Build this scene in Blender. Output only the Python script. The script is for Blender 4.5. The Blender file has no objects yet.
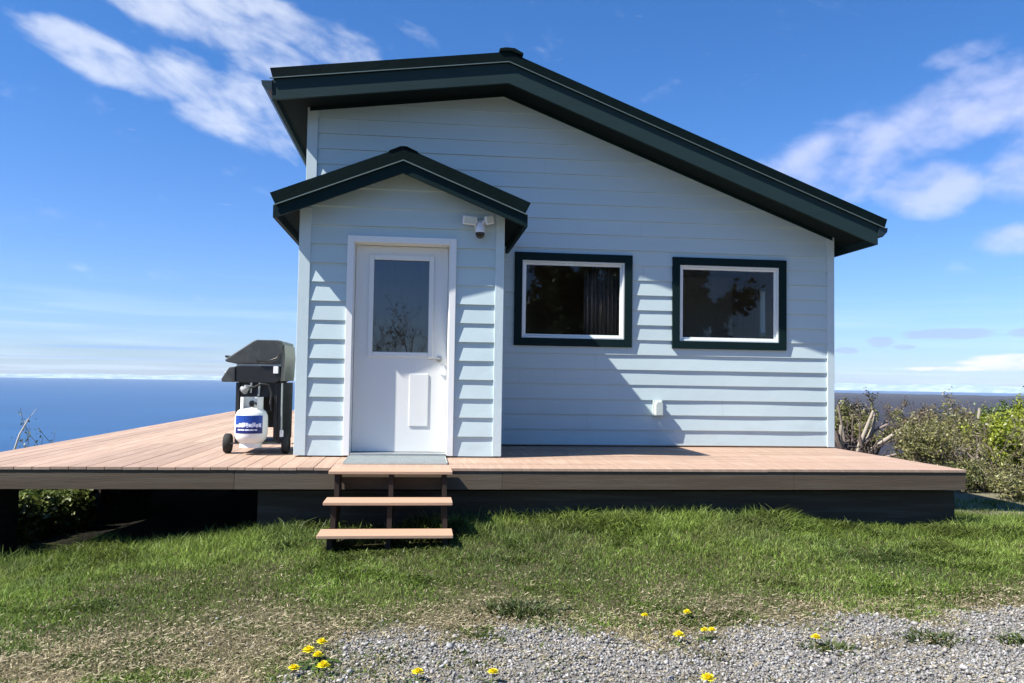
import bpy, bmesh, math, random
import numpy as np
from mathutils import Vector, Matrix

# ------------------------------------------------------------------ camera, sky, sun, exposure
SC = bpy.context.scene
COL = SC.collection
cam_d = bpy.data.cameras.new('camera'); cam = bpy.data.objects.new('camera', cam_d); COL.objects.link(cam)
cam_d.sensor_width = 36; cam_d.lens = 36 * 833.9 / 1024
cam_d.clip_start = 0.05; cam_d.clip_end = 80000
R_, U_, F_ = ((0.99364, -0.11148, 0.01570), (-0.02074, -0.04417, 0.99881), (0.11066, 0.99278, 0.04620))
cam.matrix_world = Matrix(((R_[0], U_[0], -F_[0], 0), (R_[1], U_[1], -F_[1], 0), (R_[2], U_[2], -F_[2], 0.767), (0, 0, 0, 1)))
SC.camera = cam

SUN_TRAVEL = Vector((3.55, 1.15, -4.28)).normalized()       # direction the light travels
SUN_STRENGTH = 5.0
SKY_STRENGTH = 0.064
EXPOSURE = 1.08
sd = bpy.data.lights.new('sun', 'SUN'); so = bpy.data.objects.new('sun', sd); COL.objects.link(so)
sd.energy = SUN_STRENGTH; sd.angle = math.radians(0.53); sd.color = (1.0, 0.945, 0.87)
so.rotation_euler = SUN_TRAVEL.to_track_quat('-Z', 'Y').to_euler()
so.location = (-30, -10, 40)

SC.view_settings.view_transform = 'Standard'; SC.view_settings.look = 'None'
SC.view_settings.exposure = EXPOSURE; SC.view_settings.gamma = 1
SC.view_settings.use_curve_mapping = False
SC.cycles.max_bounces = 8; SC.cycles.transparent_max_bounces = 12; SC.cycles.volume_bounces = 0
SC.cycles.use_denoising = True

world = bpy.data.worlds.new('World'); SC.world = world; world.use_nodes = True


class S:
    """a node socket with arithmetic"""
    nt = None
    def __init__(s, sock): s.s = sock
    @staticmethod
    def m(op, *a, clamp=False):
        n = S.nt.nodes.new('ShaderNodeMath'); n.operation = op; n.use_clamp = clamp
        for i, v in enumerate(a):
            if isinstance(v, S): S.nt.links.new(v.s, n.inputs[i])
            else: n.inputs[i].default_value = v
        return S(n.outputs[0])
    def __add__(s, o): return S.m('ADD', s, o)
    __radd__ = __add__
    def __sub__(s, o): return S.m('SUBTRACT', s, o)
    def __rsub__(s, o): return S.m('SUBTRACT', o, s)
    def __mul__(s, o): return S.m('MULTIPLY', s, o)
    __rmul__ = __mul__
    def __truediv__(s, o): return S.m('DIVIDE', s, o)
    def clamp(s): return S.m('ADD', s, 0.0, clamp=True)
    def smooth(s, lo, hi):
        n = S.nt.nodes.new('ShaderNodeMapRange'); n.interpolation_type = 'SMOOTHSTEP'
        S.nt.links.new(s.s, n.inputs[0]); n.inputs[1].default_value = lo; n.inputs[2].default_value = hi
        return S(n.outputs[0])


def vec(x, y, z):
    n = S.nt.nodes.new('ShaderNodeCombineXYZ')
    for i, v in enumerate((x, y, z)):
        if isinstance(v, S): S.nt.links.new(v.s, n.inputs[i])
        else: n.inputs[i].default_value = v
    return S(n.outputs[0])


def noise(v, scale, detail=4, rough=0.55, dist=0.0):
    n = S.nt.nodes.new('ShaderNodeTexNoise'); n.inputs['Scale'].default_value = scale
    n.inputs['Detail'].default_value = detail; n.inputs['Roughness'].default_value = rough
    n.inputs['Distortion'].default_value = dist
    if v is not None: S.nt.links.new(v.s, n.inputs['Vector'])
    return S(n.outputs[0])


def mixc(f, a, b, blend='MIX'):
    n = S.nt.nodes.new('ShaderNodeMix'); n.data_type = 'RGBA'; n.blend_type = blend
    for i, v in ((0, f), (6, a), (7, b)):
        if isinstance(v, S): S.nt.links.new(v.s, n.inputs[i])
        elif i == 0: n.inputs[0].default_value = v
        else: n.inputs[i].default_value = (*v, 1)
    return S(n.outputs[2])


def build_world():
    nt = world.node_tree; S.nt = nt
    nt.nodes.clear()
    out = nt.nodes.new('ShaderNodeOutputWorld'); bg = nt.nodes.new('ShaderNodeBackground')
    bg.inputs[1].default_value = SKY_STRENGTH
    sky = nt.nodes.new('ShaderNodeTexSky'); sky.sky_type = 'NISHITA'; sky.sun_disc = False
    to_sun = -SUN_TRAVEL
    sky.sun_elevation = math.asin(to_sun.z); sky.sun_rotation = math.atan2(to_sun.x, to_sun.y)
    sky.altitude = 90; sky.air_density = 1.0; sky.dust_density = 0.35; sky.ozone_density = 2.2
    tc = nt.nodes.new('ShaderNodeTexCoord')
    sep = nt.nodes.new('ShaderNodeSeparateXYZ'); nt.links.new(tc.outputs['Generated'], sep.inputs[0])
    x, y, z = (S(sep.outputs[i]) for i in range(3))
    az = S.m('ARCTAN2', x, y) * 57.2958
    el = S.m('ARCSINE', z) * 57.2958
    zz = S.m('MAXIMUM', z, 0.03)
    flat = vec(x / zz, y / zz, 0.0)                    # cloud layer seen in perspective
    ang = vec(az * 0.1, el * 0.1, 0.0)
    def blob(a0, e0, ru, rv, deg):
        c, s_ = math.cos(math.radians(deg)), math.sin(math.radians(deg))
        u = ((az - a0) * c + (el - e0) * s_) / ru
        v = ((el - e0) * c - (az - a0) * s_) / rv
        return 1.0 - (u * u + v * v)
    def mx(*b):
        r = b[0]
        for q in b[1:]: r = S.m('MAXIMUM', r, q)
        return r
    # softened, drawn-out noises in the sky's own angles
    wisp = noise(vec(az * 0.085 + el * 0.03, el * 0.17 + az * 0.045, 3.1), 2.3, 5, 0.52, 0.35)
    wisp2 = noise(vec(az * 0.10, el * 0.17 + az * 0.03, 9.7), 5.0, 4, 0.5, 0.2)
    puff = noise(vec(az * 0.085 - el * 0.03, el * 0.13 - az * 0.02, 5.4), 2.5, 4, 0.48, 0.2)
    a = mx(blob(-19.5, 18.7, 8.0, 1.5, -14), blob(-13.2, 17.2, 6.0, 2.3, -20), blob(-9.3, 18.3, 5.5, 3.6, -20), blob(-13, 22.3, 10, 2.3, -10))
    ca = (a.smooth(-0.55, 0.85) * 0.95 + (wisp - 0.5) * 2.3 + (wisp2 - 0.5) * 1.1).smooth(0.30, 1.45)
    b = mx(blob(29.3, 14.4, 7.2, 2.6, 14), blob(34.3, 16.4, 5.5, 2.5, 18), blob(33.0, 12.3, 3.6, 2.0, 5), blob(40.5, 17.0, 5.0, 2.6, 20),
           blob(39.0, 12.6, 3.6, 2.4, 0), blob(38.5, 8.6, 4.2, 1.1, -4), blob(34.8, 19.6, 2.6, 0.8, 8) * 0.45, blob(46, 15, 6, 4, 10))
    cb = (b.smooth(-0.7, 0.9) * 1.0 + (puff - 0.5) * 1.9 + (wisp2 - 0.5) * 1.1).smooth(0.25, 1.40)
    # low grey stratus and white tops close to the horizon
    n3 = noise(vec(az * 0.16, el * 0.9, 1.3), 3.2, 5, 0.6)
    g = mx(blob(34.2, 3.25, 3.3, 0.42, 1), blob(39, 3.3, 2.6, 0.35, 3), blob(30.2, 2.75, 1.0, 0.42, 0), blob(28.2, 2.2, 0.9, 0.25, 0), blob(31.6, 2.45, .8, .22, 0))
    cg = (g.smooth(-0.5, 0.9) + (n3 - 0.5) * 1.6).smooth(0.35, 1.0)
    w = mx(blob(37.4, 1.5, 3.3, 0.55, 1), blob(43, 1.6, 4, 0.7, 0), blob(32.5, 1.12, 1.2, 0.16, 0), blob(34.6, 1.12, 1.6, .2, 0))
    cw = (w.smooth(-0.4, 0.8) + (n3 - 0.5) * 2.0).smooth(0.30, 1.15)
    st = noise(vec(az * 0.035 + el * 0.02, el * 0.75, 7.7), 2.0, 4, 0.55, 0.2)
    veil = st.smooth(0.40, 0.72) * el.smooth(7.5, 2.5) * el.smooth(-0.2, 0.5)
    band = noise(vec(az * 0.05, el * 2.2, 2.2), 2.0, 3, 0.5).smooth(0.45, 0.65) * el.smooth(1.5, 0.7) * el.smooth(-0.3, 0.2)
    gl = (blob(-18.2, 1.66, 6.2, 0.13, 0.4).smooth(-0.3, 0.9) + blob(-16, .95, 12, .1, 0).smooth(-.3, .9) * .6).clamp()
    col = S(sky.outputs[0])
    lowf = el.smooth(22.0, 1.0)
    col = mixc(1.0, col, mixc(lowf, (0.39, 0.79, 1.28), (0.63, 0.845, 1.33)), 'MULTIPLY')
    col = mixc(veil * 0.24, col, (6.4, 7.9, 10.4))
    col = mixc(band * 0.32, col, (6.8, 8.2, 10.2))
    col = mixc(gl * 0.75, col, (2.9, 4.4, 7.4))
    col = mixc(ca * 0.66, col, (7.3, 7.7, 8.6))
    col = mixc(cb * 0.60, col, mixc(puff.smooth(0.35, 0.65), (4.8, 5.4, 8.0), (6.6, 6.9, 9.2)))
    col = mixc(cg * 0.62, col, (3.6, 4.4, 6.8))
    col = mixc(cw * 0.85, col, (8.2, 8.0, 8.4))
    nt.links.new(col.s, bg.inputs[0]); nt.links.new(bg.outputs[0], out.inputs[0])
build_world()

# ------------------------------------------------------------------ helpers
rng = np.random.default_rng(7)
random.seed(11)


def tag(o, label=None, cat=None, group=None, kind=None):
    for k, v in (('label', label), ('category', cat), ('group', group), ('kind', kind)):
        if v: o[k] = v
    return o


def thing(name, label, cat, loc=(0, 0, 0), group=None, rz=0.0):
    o = bpy.data.objects.new(name, None); COL.objects.link(o)
    o.location = loc; o.rotation_euler = (0, 0, rz); o.empty_display_size = 0.2
    return tag(o, label, cat, group)


class MB:
    """collects shapes, then links them as ONE mesh object"""
    def __init__(s): s.v = []; s.f = []
    def add(s, vs, fs):
        b = len(s.v); s.v += [tuple(p) for p in vs]; s.f += [tuple(b + i for i in f) for f in fs]; return s
    def box(s, x0, x1, y0, y1, z0, z1):
        return s.add([(x0, y0, z0), (x1, y0, z0), (x1, y1, z0), (x0, y1, z0), (x0, y0, z1), (x1, y0, z1), (x1, y1, z1), (x0, y1, z1)],
                     [(0, 3, 2, 1), (4, 5, 6, 7), (0, 1, 5, 4), (1, 2, 6, 5), (2, 3, 7, 6), (3, 0, 4, 7)])
    def obox(s, c, ax, ay, az, hx, hy, hz):
        c, ax, ay, az = map(Vector, (c, ax, ay, az))
        P = [c + ax * (hx * i) + ay * (hy * j) + az * (hz * k) for k in (-1, 1) for i, j in ((-1, -1), (1, -1), (1, 1), (-1, 1))]
        return s.add(P, [(0, 3, 2, 1), (4, 5, 6, 7), (0, 1, 5, 4), (1, 2, 6, 5), (2, 3, 7, 6), (3, 0, 4, 7)])
    def prism(s, poly, y0, y1):
        """polygon in x,z pushed along y"""
        n = len(poly)
        return s.add([(x, y0, z) for x, z in poly] + [(x, y1, z) for x, z in poly],
                     [tuple(range(n)), tuple(range(2 * n - 1, n - 1, -1))] + [(i, i + n, (i + 1) % n + n, (i + 1) % n) for i in range(n)])
    def tube(s, pts, rad, sides=6, cap=True):
        pts = [Vector(p) for p in pts]; n = len(pts)
        if not hasattr(rad, '__len__'): rad = [rad] * n
        up = Vector((0.13, 0.21, 0.97)); b = len(s.v)
        for i, p in enumerate(pts):
            t = (pts[min(i + 1, n - 1)] - pts[max(i - 1, 0)])
            t = t.normalized() if t.length > 1e-9 else Vector((0, 0, 1))
            a = t.cross(up)
            if a.length < 0.15: a = t.cross(Vector((1, 0, 0)))
            a.normalize(); c = t.cross(a)
            for k in range(sides):
                w = 2 * math.pi * k / sides
                s.v.append(tuple(p + (a * math.cos(w) + c * math.sin(w)) * rad[i]))
        for i in range(n - 1):
            for k in range(sides):
                k2 = (k + 1) % sides
                s.f.append((b + i * sides + k, b + i * sides + k2, b + (i + 1) * sides + k2, b + (i + 1) * sides + k))
        if cap:
            s.f.append(tuple(b + k for k in range(sides - 1, -1, -1)))
            s.f.append(tuple(b + (n - 1) * sides + k for k in range(sides)))
        return s
    def lathe(s, prof, c=(0, 0, 0), n=24, axis='z'):
        b = len(s.v)
        for r, h in prof:
            for k in range(n):
                w = 2 * math.pi * k / n; p, q = r * math.cos(w), r * math.sin(w)
                P = (p, q, h) if axis == 'z' else ((h, p, q) if axis == 'x' else (p, h, q))
                s.v.append((P[0] + c[0], P[1] + c[1], P[2] + c[2]))
        for i in range(len(prof) - 1):
            for k in range(n):
                k2 = (k + 1) % n
                s.f.append((b + i * n + k, b + i * n + k2, b + (i + 1) * n + k2, b + (i + 1) * n + k))
        if prof[0][0] > 1e-4: s.f.append(tuple(b + k for k in range(n)))
        if prof[-1][0] > 1e-4: s.f.append(tuple(b + (len(prof) - 1) * n + k for k in range(n)))
        return s
    def build(s, name, m, parent=None, bevel=0.0, smooth=False, fix=True):
        me = bpy.data.meshes.new(name); me.from_pydata(s.v, [], s.f); me.update()
        if fix:
            bm = bmesh.new(); bm.from_mesh(me); bmesh.ops.recalc_face_normals(bm, faces=bm.faces); bm.to_mesh(me); bm.free()
        o = bpy.data.objects.new(name, me); COL.objects.link(o)
        me.materials.append(m)
        if smooth:
            me.polygons.foreach_set('use_smooth', [True] * len(me.polygons))
            if smooth != 'all': me.set_sharp_from_angle(angle=math.radians(40))
        if parent is not None: o.parent = parent
        if bevel:
            md = o.modifiers.new('bevel', 'BEVEL'); md.width = bevel; md.segments = 2; md.limit_method = 'ANGLE'; md.angle_limit = math.radians(50)
        return o


def np_mesh(name, verts, loops, starts, m, tint=None, parent=None):
    me = bpy.data.meshes.new(name); nv = len(verts)
    me.vertices.add(nv); me.vertices.foreach_set('co', np.asarray(verts, np.float32).ravel())
    me.loops.add(len(loops)); me.loops.foreach_set('vertex_index', np.asarray(loops, np.int32))
    me.polygons.add(len(starts)); me.polygons.foreach_set('loop_start', np.asarray(starts, np.int32))
    me.update(calc_edges=True)
    if tint is not None:
        ca = me.color_attributes.new('tint', 'FLOAT_COLOR', 'POINT')
        c4 = np.ones((nv, 4), np.float32); c4[:, :3] = tint; ca.data.foreach_set('color', c4.ravel())
    me.materials.append(m)
    o = bpy.data.objects.new(name, me); COL.objects.link(o)
    if parent is not None: o.parent = parent
    return o


_tab = rng.random((256, 256))
def vnoise(x, y, s=1.0, seed=0):
    x = np.asarray(x, float) * s + seed * 17.3; y = np.asarray(y, float) * s + seed * 9.1
    xi, yi = np.floor(x).astype(int), np.floor(y).astype(int); fx, fy = x - xi, y - yi
    fx, fy = fx * fx * (3 - 2 * fx), fy * fy * (3 - 2 * fy)
    t = lambda i, j: _tab[(xi + i) % 256, (yi + j) % 256]
    return (t(0, 0) * (1 - fx) + t(1, 0) * fx) * (1 - fy) + (t(0, 1) * (1 - fx) + t(1, 1) * fx) * fy
def fbm(x, y, s=1.0, seed=0, o=3):
    r = 0; a = 0.5; t = 0
    for k in range(o): r = r + a * vnoise(x, y, s * 2 ** k, seed + k); t += a; a *= 0.5
    return r / t
def sstep(v, lo, hi):
    t = np.clip((np.asarray(v, float) - lo) / (hi - lo), 0, 1); return t * t * (3 - 2 * t)


# ------------------------------------------------------------------ materials
def mat(name, color, rough=0.6, var=0.0, vscale=8.0, color2=None, c2f=(0.45, 0.65), stretch=(1, 1, 1), bump=0.0, bscale=40.0, spec=0.4, metal=0.0, island=0.0, extra=None):
    m = bpy.data.materials.new(name); m.use_nodes = True; nt = m.node_tree; S.nt = nt
    p = nt.nodes['Principled BSDF']; p.inputs['Roughness'].default_value = rough
    p.inputs['Specular IOR Level'].default_value = spec; p.inputs['Metallic'].default_value = metal
    tc = nt.nodes.new('ShaderNodeTexCoord'); mp = nt.nodes.new('ShaderNodeMapping'); mp.inputs['Scale'].default_value = stretch
    nt.links.new(tc.outputs['Object'], mp.inputs[0]); v = S(mp.outputs[0])
    col = None
    if color2 is not None:
        col = mixc(noise(v, vscale * 0.7, 5, 0.6).smooth(*c2f), color, color2)
    if var:
        n = noise(v, vscale, 5, 0.6) * (2 * var) + (1 - var)
        col = mixc(1.0, col if col else color, vec(n, n, n), 'MULTIPLY')
    if island:
        g = nt.nodes.new('ShaderNodeNewGeometry'); r = S(g.outputs['Random Per Island']) * (2 * island) + (1 - island)
        col = mixc(1.0, col if col else color, vec(r, r, r), 'MULTIPLY')
    if extra: col = extra(col if col else color, v, nt)
    if col: nt.links.new(col.s, p.inputs['Base Color'])
    else: p.inputs['Base Color'].default_value = (*color, 1)
    if bump:
        b = nt.nodes.new('ShaderNodeBump'); b.inputs['Strength'].default_value = 1.0; b.inputs['Distance'].default_value = bump
        nt.links.new(noise(v, bscale, 4, 0.6).s, b.inputs['Height']); nt.links.new(b.outputs[0], p.inputs['Normal'])
    return m


def siding_dirt(col, v, nt):
    g = nt.nodes.new('ShaderNodeNewGeometry'); s = nt.nodes.new('ShaderNodeSeparateXYZ'); nt.links.new(g.outputs['Position'], s.inputs[0])
    zz = S(s.outputs[2]); d = zz.smooth(0.55, 0.0) * noise(v, 2.2, 5, 0.65).smooth(0.45, 0.75)   # splash marks at the foot
    return mixc(d * 0.25, col, (0.30, 0.31, 0.30))
M = {}
M['siding'] = mat('siding_paint', (0.475, 0.582, 0.596), 0.6, 0.06, 1.2, stretch=(1, 1, 3), bump=0.0012, bscale=60, spec=0.3, island=0.014, extra=siding_dirt)
M['corner'] = mat('corner_paint', (0.505, 0.61, 0.625), 0.6, 0.06, 5, color2=(0.58, 0.68, 0.73), c2f=(0.6, 0.7), bump=0.0015, bscale=50)
M['white'] = mat('white_paint', (0.76, 0.775, 0.75), 0.4, 0.04, 3, bump=0.0004, bscale=30)
M['door'] = mat('door_paint', (0.70, 0.715, 0.69), 0.38, 0.04, 2.2, bump=0.0006, bscale=6)
M['vinyl'] = mat('white_vinyl', (0.74, 0.785, 0.765), 0.35, 0.03, 5)
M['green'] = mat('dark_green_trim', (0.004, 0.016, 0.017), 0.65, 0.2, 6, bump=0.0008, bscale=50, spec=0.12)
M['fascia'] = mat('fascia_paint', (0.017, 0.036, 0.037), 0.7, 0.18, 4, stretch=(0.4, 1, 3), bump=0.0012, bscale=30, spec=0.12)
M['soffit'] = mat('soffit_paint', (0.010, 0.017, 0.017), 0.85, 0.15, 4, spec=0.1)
M['roof'] = mat('roof_metal', (0.004, 0.010, 0.010), 0.6, 0.4, 5, bump=0.003, bscale=25, spec=0.05)
M['drip'] = mat('drip_edge_metal', (0.13, 0.18, 0.17), 0.5, 0.2, 6, metal=0.3)
M['gutter'] = mat('gutter_metal', (0.015, 0.028, 0.034), 0.4, 0.15, 6)
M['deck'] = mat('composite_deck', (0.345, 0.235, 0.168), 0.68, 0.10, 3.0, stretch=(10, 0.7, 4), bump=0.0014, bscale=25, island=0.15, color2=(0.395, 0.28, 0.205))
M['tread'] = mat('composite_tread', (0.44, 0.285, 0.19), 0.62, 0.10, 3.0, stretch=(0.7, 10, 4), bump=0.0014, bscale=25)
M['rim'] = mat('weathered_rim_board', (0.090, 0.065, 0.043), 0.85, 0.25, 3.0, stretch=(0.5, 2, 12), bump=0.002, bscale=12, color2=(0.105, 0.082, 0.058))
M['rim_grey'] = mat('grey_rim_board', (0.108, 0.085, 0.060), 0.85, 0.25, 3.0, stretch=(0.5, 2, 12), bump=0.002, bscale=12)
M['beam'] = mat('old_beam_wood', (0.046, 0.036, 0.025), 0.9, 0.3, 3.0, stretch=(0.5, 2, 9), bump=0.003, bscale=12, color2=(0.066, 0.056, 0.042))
M['stringer'] = mat('stringer_wood', (0.022, 0.015, 0.011), 0.9, 0.25, 4.0, bump=0.002, bscale=15)
M['inner'] = mat('interior_board', (0.48, 0.35, 0.24), 0.7, 0.25, 3.0, stretch=(4, 4, 0.6))
M['plaster'] = mat('grey_plaster', (0.66, 0.67, 0.67), 0.8, 0.06, 3)
M['curtain'] = mat('curtain_cloth', (0.08, 0.07, 0.065), 0.9, 0.2, 6)
M['black'] = mat('black_enamel', (0.018, 0.019, 0.02), 0.38, 0.3, 8, bump=0.0006, bscale=60)
M['char'] = mat('grill_lid_enamel', (0.045, 0.05, 0.05), 0.45, 0.3, 7, color2=(0.07, 0.075, 0.07), bump=0.0006, bscale=40)
M['galv'] = mat('bare_metal', (0.36, 0.38, 0.37), 0.45, 0.25, 10, metal=0.6)
M['rust'] = mat('grimy_metal', (0.20, 0.19, 0.16), 0.6, 0.35, 14, metal=0.3)
M['rubber'] = mat('black_rubber', (0.02, 0.02, 0.02), 0.8, 0.3, 20, bump=0.001, bscale=80)
M['tank'] = mat('tank_white_paint', (0.70, 0.71, 0.68), 0.4, 0.06, 9, color2=(0.60, 0.59, 0.52), c2f=(0.6, 0.8))
M['label_blue'] = mat('label_blue_ink', (0.012, 0.055, 0.30), 0.4)
M['label_deep'] = mat('label_deep_blue_ink', (0.008, 0.014, 0.12), 0.4)
M['label_white'] = mat('label_white_ink', (0.62, 0.66, 0.80), 0.4)
M['plastic'] = mat('white_plastic', (0.78, 0.78, 0.78), 0.3, 0.03, 8)
M['lens'] = mat('black_gloss_plastic', (0.008, 0.008, 0.01), 0.12, spec=0.6)
M['cover'] = mat('outlet_plastic', (0.50, 0.57, 0.53), 0.35, 0.1, 12)
M['mat_metal'] = mat('mat_metal', (0.46, 0.50, 0.47), 0.6, 0.25, 20, metal=0.4)


def glass_mat(name, base, tint):
    m = bpy.data.materials.new(name); m.use_nodes = True; nt = m.node_tree; S.nt = nt; nt.nodes.clear()
    o = nt.nodes.new('ShaderNodeOutputMaterial'); mx = nt.nodes.new('ShaderNodeMixShader')
    t = nt.nodes.new('ShaderNodeBsdfTransparent'); t.inputs[0].default_value = (*tint, 1)
    g = nt.nodes.new('ShaderNodeBsdfGlossy'); g.inputs['Roughness'].default_value = 0.015; g.inputs[0].default_value = (0.95, 0.97, 1, 1)
    lw = nt.nodes.new('ShaderNodeLayerWeight'); lw.inputs[0].default_value = 0.5
    f = S(lw.outputs['Facing']); r = S.m('POWER', f, 4.0) * 0.7 + base
    nt.links.new(r.s, mx.inputs[0]); nt.links.new(t.outputs[0], mx.inputs[1]); nt.links.new(g.outputs[0], mx.inputs[2]); nt.links.new(mx.outputs[0], o.inputs[0])
    return m
M['glass'] = glass_mat('window_glass', 0.038, (0.86, 0.88, 0.87))
M['door_glass'] = glass_mat('door_glass', 0.10, (0.5, 0.52, 0.52))


def tint_mat(name, transl=0.3, rough=0.6, gloss=0.04):
    m = bpy.data.materials.new(name); m.use_nodes = True; nt = m.node_tree; S.nt = nt; nt.nodes.clear()
    o = nt.nodes.new('ShaderNodeOutputMaterial'); at = nt.nodes.new('ShaderNodeVertexColor'); at.layer_name = 'tint'
    d = nt.nodes.new('ShaderNodeBsdfDiffuse'); nt.links.new(at.outputs[0], d.inputs[0]); sh = d.outputs[0]
    if transl:
        t = nt.nodes.new('ShaderNodeBsdfTranslucent'); nt.links.new(at.outputs[0], t.inputs[0])
        mx = nt.nodes.new('ShaderNodeMixShader'); mx.inputs[0].default_value = transl
        nt.links.new(sh, mx.inputs[1]); nt.links.new(t.outputs[0], mx.inputs[2]); sh = mx.outputs[0]
    if gloss:
        g = nt.nodes.new('ShaderNodeBsdfGlossy'); g.inputs['Roughness'].default_value = 0.45
        mx = nt.nodes.new('ShaderNodeMixShader'); mx.inputs[0].default_value = gloss
        nt.links.new(sh, mx.inputs[1]); nt.links.new(g.outputs[0], mx.inputs[2]); sh = mx.outputs[0]
    nt.links.new(sh, o.inputs[0])
    return m
M['grass'] = tint_mat('grass_blades', 0.32, gloss=0.015)
M['leaf'] = tint_mat('shrub_leaves', 0.25, gloss=0.04)
M['petal'] = tint_mat('dandelion_petals', 0.25, gloss=0.0)
M['stone'] = tint_mat('gravel_stones', 0.0, gloss=0.03)
M['bark'] = mat('grey_bark', (0.21, 0.17, 0.14), 0.85, 0.3, 12, bump=0.003, bscale=50)
M['pale_bark'] = mat('pale_bleached_wood', (0.29, 0.255, 0.205), 0.8, 0.3, 14, stretch=(1, 1, 0.3), bump=0.003, bscale=40)
M['bleached'] = mat('bleached_twig', (0.52, 0.48, 0.42), 0.8, 0.2, 14)
M['dark_bark'] = mat('dark_bark', (0.09, 0.07, 0.06), 0.85, 0.3, 12, bump=0.003, bscale=50)


# ------------------------------------------------------------------ terrain
def ground_z(x, y):
    x = np.asarray(x, float); y = np.asarray(y, float)
    z = -0.585 + 0.05 * (fbm(x, y, 0.7, 3) - 0.5)
    z = z + 0.12 * np.exp(-((x - 2.0) / 2.0) ** 2) * sstep(y, 5.3, 7.1)
    z = z - 0.25 * sstep(x, 4.6, 7.2) * sstep(y, 7.6, 9.6)
    z = z - 0.050 * np.clip(-x - 0.9, 0, 2.6) ** 2 * sstep(y, 3.8, 7.0)
    z = z - 0.045 * np.clip(y - 7.5, 0, 12) * sstep(x, -0.5, -3.5)
    d = np.maximum(np.clip(-x - 6.5, 0, None), 0)
    d2 = np.clip(y - 18.5, 0, None)
    z = z - 0.42 * d * sstep(y, 5, 9) - np.where(x < 6, 0.30, 0.13) * d2
    z = z - 0.13 * np.clip(x - 14, 0, None)
    far = np.hypot(x, y)
    z = z + 1.5 * (fbm(x, y, 0.05, 9) - 0.5) * sstep(far, 25, 60)
    return np.maximum(z, -92.5 - 0 * x)


def build_ground():
    rad = np.concatenate([np.arange(0.0, 9.0, 0.12), np.arange(9, 22, 0.35), 22 * 1.075 ** np.arange(0, 58)])
    na = 240; th = np.arange(na) / na * 2 * np.pi
    Rr, T = np.meshgrid(rad, th, indexing='ij'); X = 0.8 + Rr * np.cos(T); Y = 5.0 + Rr * np.sin(T)
    Z = ground_z(X, Y)
    V = np.stack([X, Y, Z], -1).reshape(-1, 3); nr = len(rad)
    i, j = np.meshgrid(np.arange(nr - 1), np.arange(na), indexing='ij'); j2 = (j + 1) % na
    q = np.stack([i * na + j, (i + 1) * na + j, (i + 1) * na + j2, i * na + j2], -1).reshape(-1, 4)
    def gravel_col(col, v, nt):
        return col
    m = bpy.data.materials.new('soil_and_gravel'); m.use_nodes = True; nt = m.node_tree; S.nt = nt
    p = nt.nodes['Principled BSDF']; p.inputs['Roughness'].default_value = 0.95; p.inputs['Specular IOR Level'].default_value = 0.1
    at = nt.nodes.new('ShaderNodeVertexColor'); at.layer_name = 'tint'
    g = nt.nodes.new('ShaderNodeNewGeometry'); P = S(g.outputs['Position'])
    n1 = noise(P, 60, 5, 0.7); n2 = noise(P, 9, 4, 0.6)
    k = n1 * 1.1 + n2 * 0.7 + 0.1
    col = mixc(1.0, S(at.outputs[0]), vec(k, k, k), 'MULTIPLY')
    nt.links.new(col.s, p.inputs['Base Color'])
    b = nt.nodes.new('ShaderNodeBump'); b.inputs['Distance'].default_value = 0.02; nt.links.new(n1.s, b.inputs['Height']); nt.links.new(b.outputs[0], p.inputs['Normal'])
    gm = gravel_mask(V[:, 0], V[:, 1]); dry = dry_mask(V[:, 0], V[:, 1])
    c = np.array([0.085, 0.078, 0.042])[None] * (1 - dry[:, None]) + np.array([0.14, 0.125, 0.07])[None] * dry[:, None]
    ud = (sstep(V[:, 1], 7.1, 7.5) * sstep(V[:, 0], -4.2, -3.6) * sstep(V[:, 0], 5.4, 4.9))[:, None]      # bare earth under the deck, its shade painted in as near-black
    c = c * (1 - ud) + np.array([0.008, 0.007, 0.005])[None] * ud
    c = c * (1 - gm[:, None]) + np.array([0.235, 0.228, 0.212])[None] * gm[:, None]
    fr = sstep(np.hypot(V[:, 0], V[:, 1]), 11, 16)[:, None]
    c = c * (1 - fr) + np.array([0.10, 0.088, 0.06])[None] * fr
    pth = (sstep(V[:, 0], 5.9, 6.6) * sstep(V[:, 1], 9.4, 10.2) * sstep(V[:, 1], 13.2, 12.0))[:, None]      # pale gravel path past the deck corner
    c = c * (1 - pth) + np.array([0.19, 0.18, 0.12])[None] * pth
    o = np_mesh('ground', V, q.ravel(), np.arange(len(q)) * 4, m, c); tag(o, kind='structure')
    o.data.polygons.foreach_set('use_smooth', [True] * len(q))


def gravel_edge(x):
    return np.interp(x, [-0.8, -0.35, 0.1, 0.8, 1.15, 1.7, 2.6, 3.8, 6], [3.5, 4.45, 4.62, 4.64, 4.36, 4.55, 4.72, 4.9, 5.2])
def gravel_mask(x, y):
    n = (fbm(x, y, 2.5, 5, 4) - 0.5) * 0.85
    patch = sstep(fbm(x, y, 1.5, 55, 4), 0.53, 0.66) * sstep(gravel_edge(x) - y, 1.0, 0.2)        # turf creeping into the stones
    return sstep(gravel_edge(x) + n - y, -0.14, 0.30) * sstep(x + n, -0.72, -0.40) * (1 - 0.62 * patch)
def dry_mask(x, y):
    n = (fbm(x, y, 1.6, 21, 4) - 0.5) * 1.5
    e = np.interp(x, [-4, -2, -0.8, 0.5, 2, 4, 7], [4.25, 4.45, 4.95, 4.9, 5.0, 5.15, 5.2])
    return sstep(e - y + n * 0.95, -0.55, 0.50)
build_ground()


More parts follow.
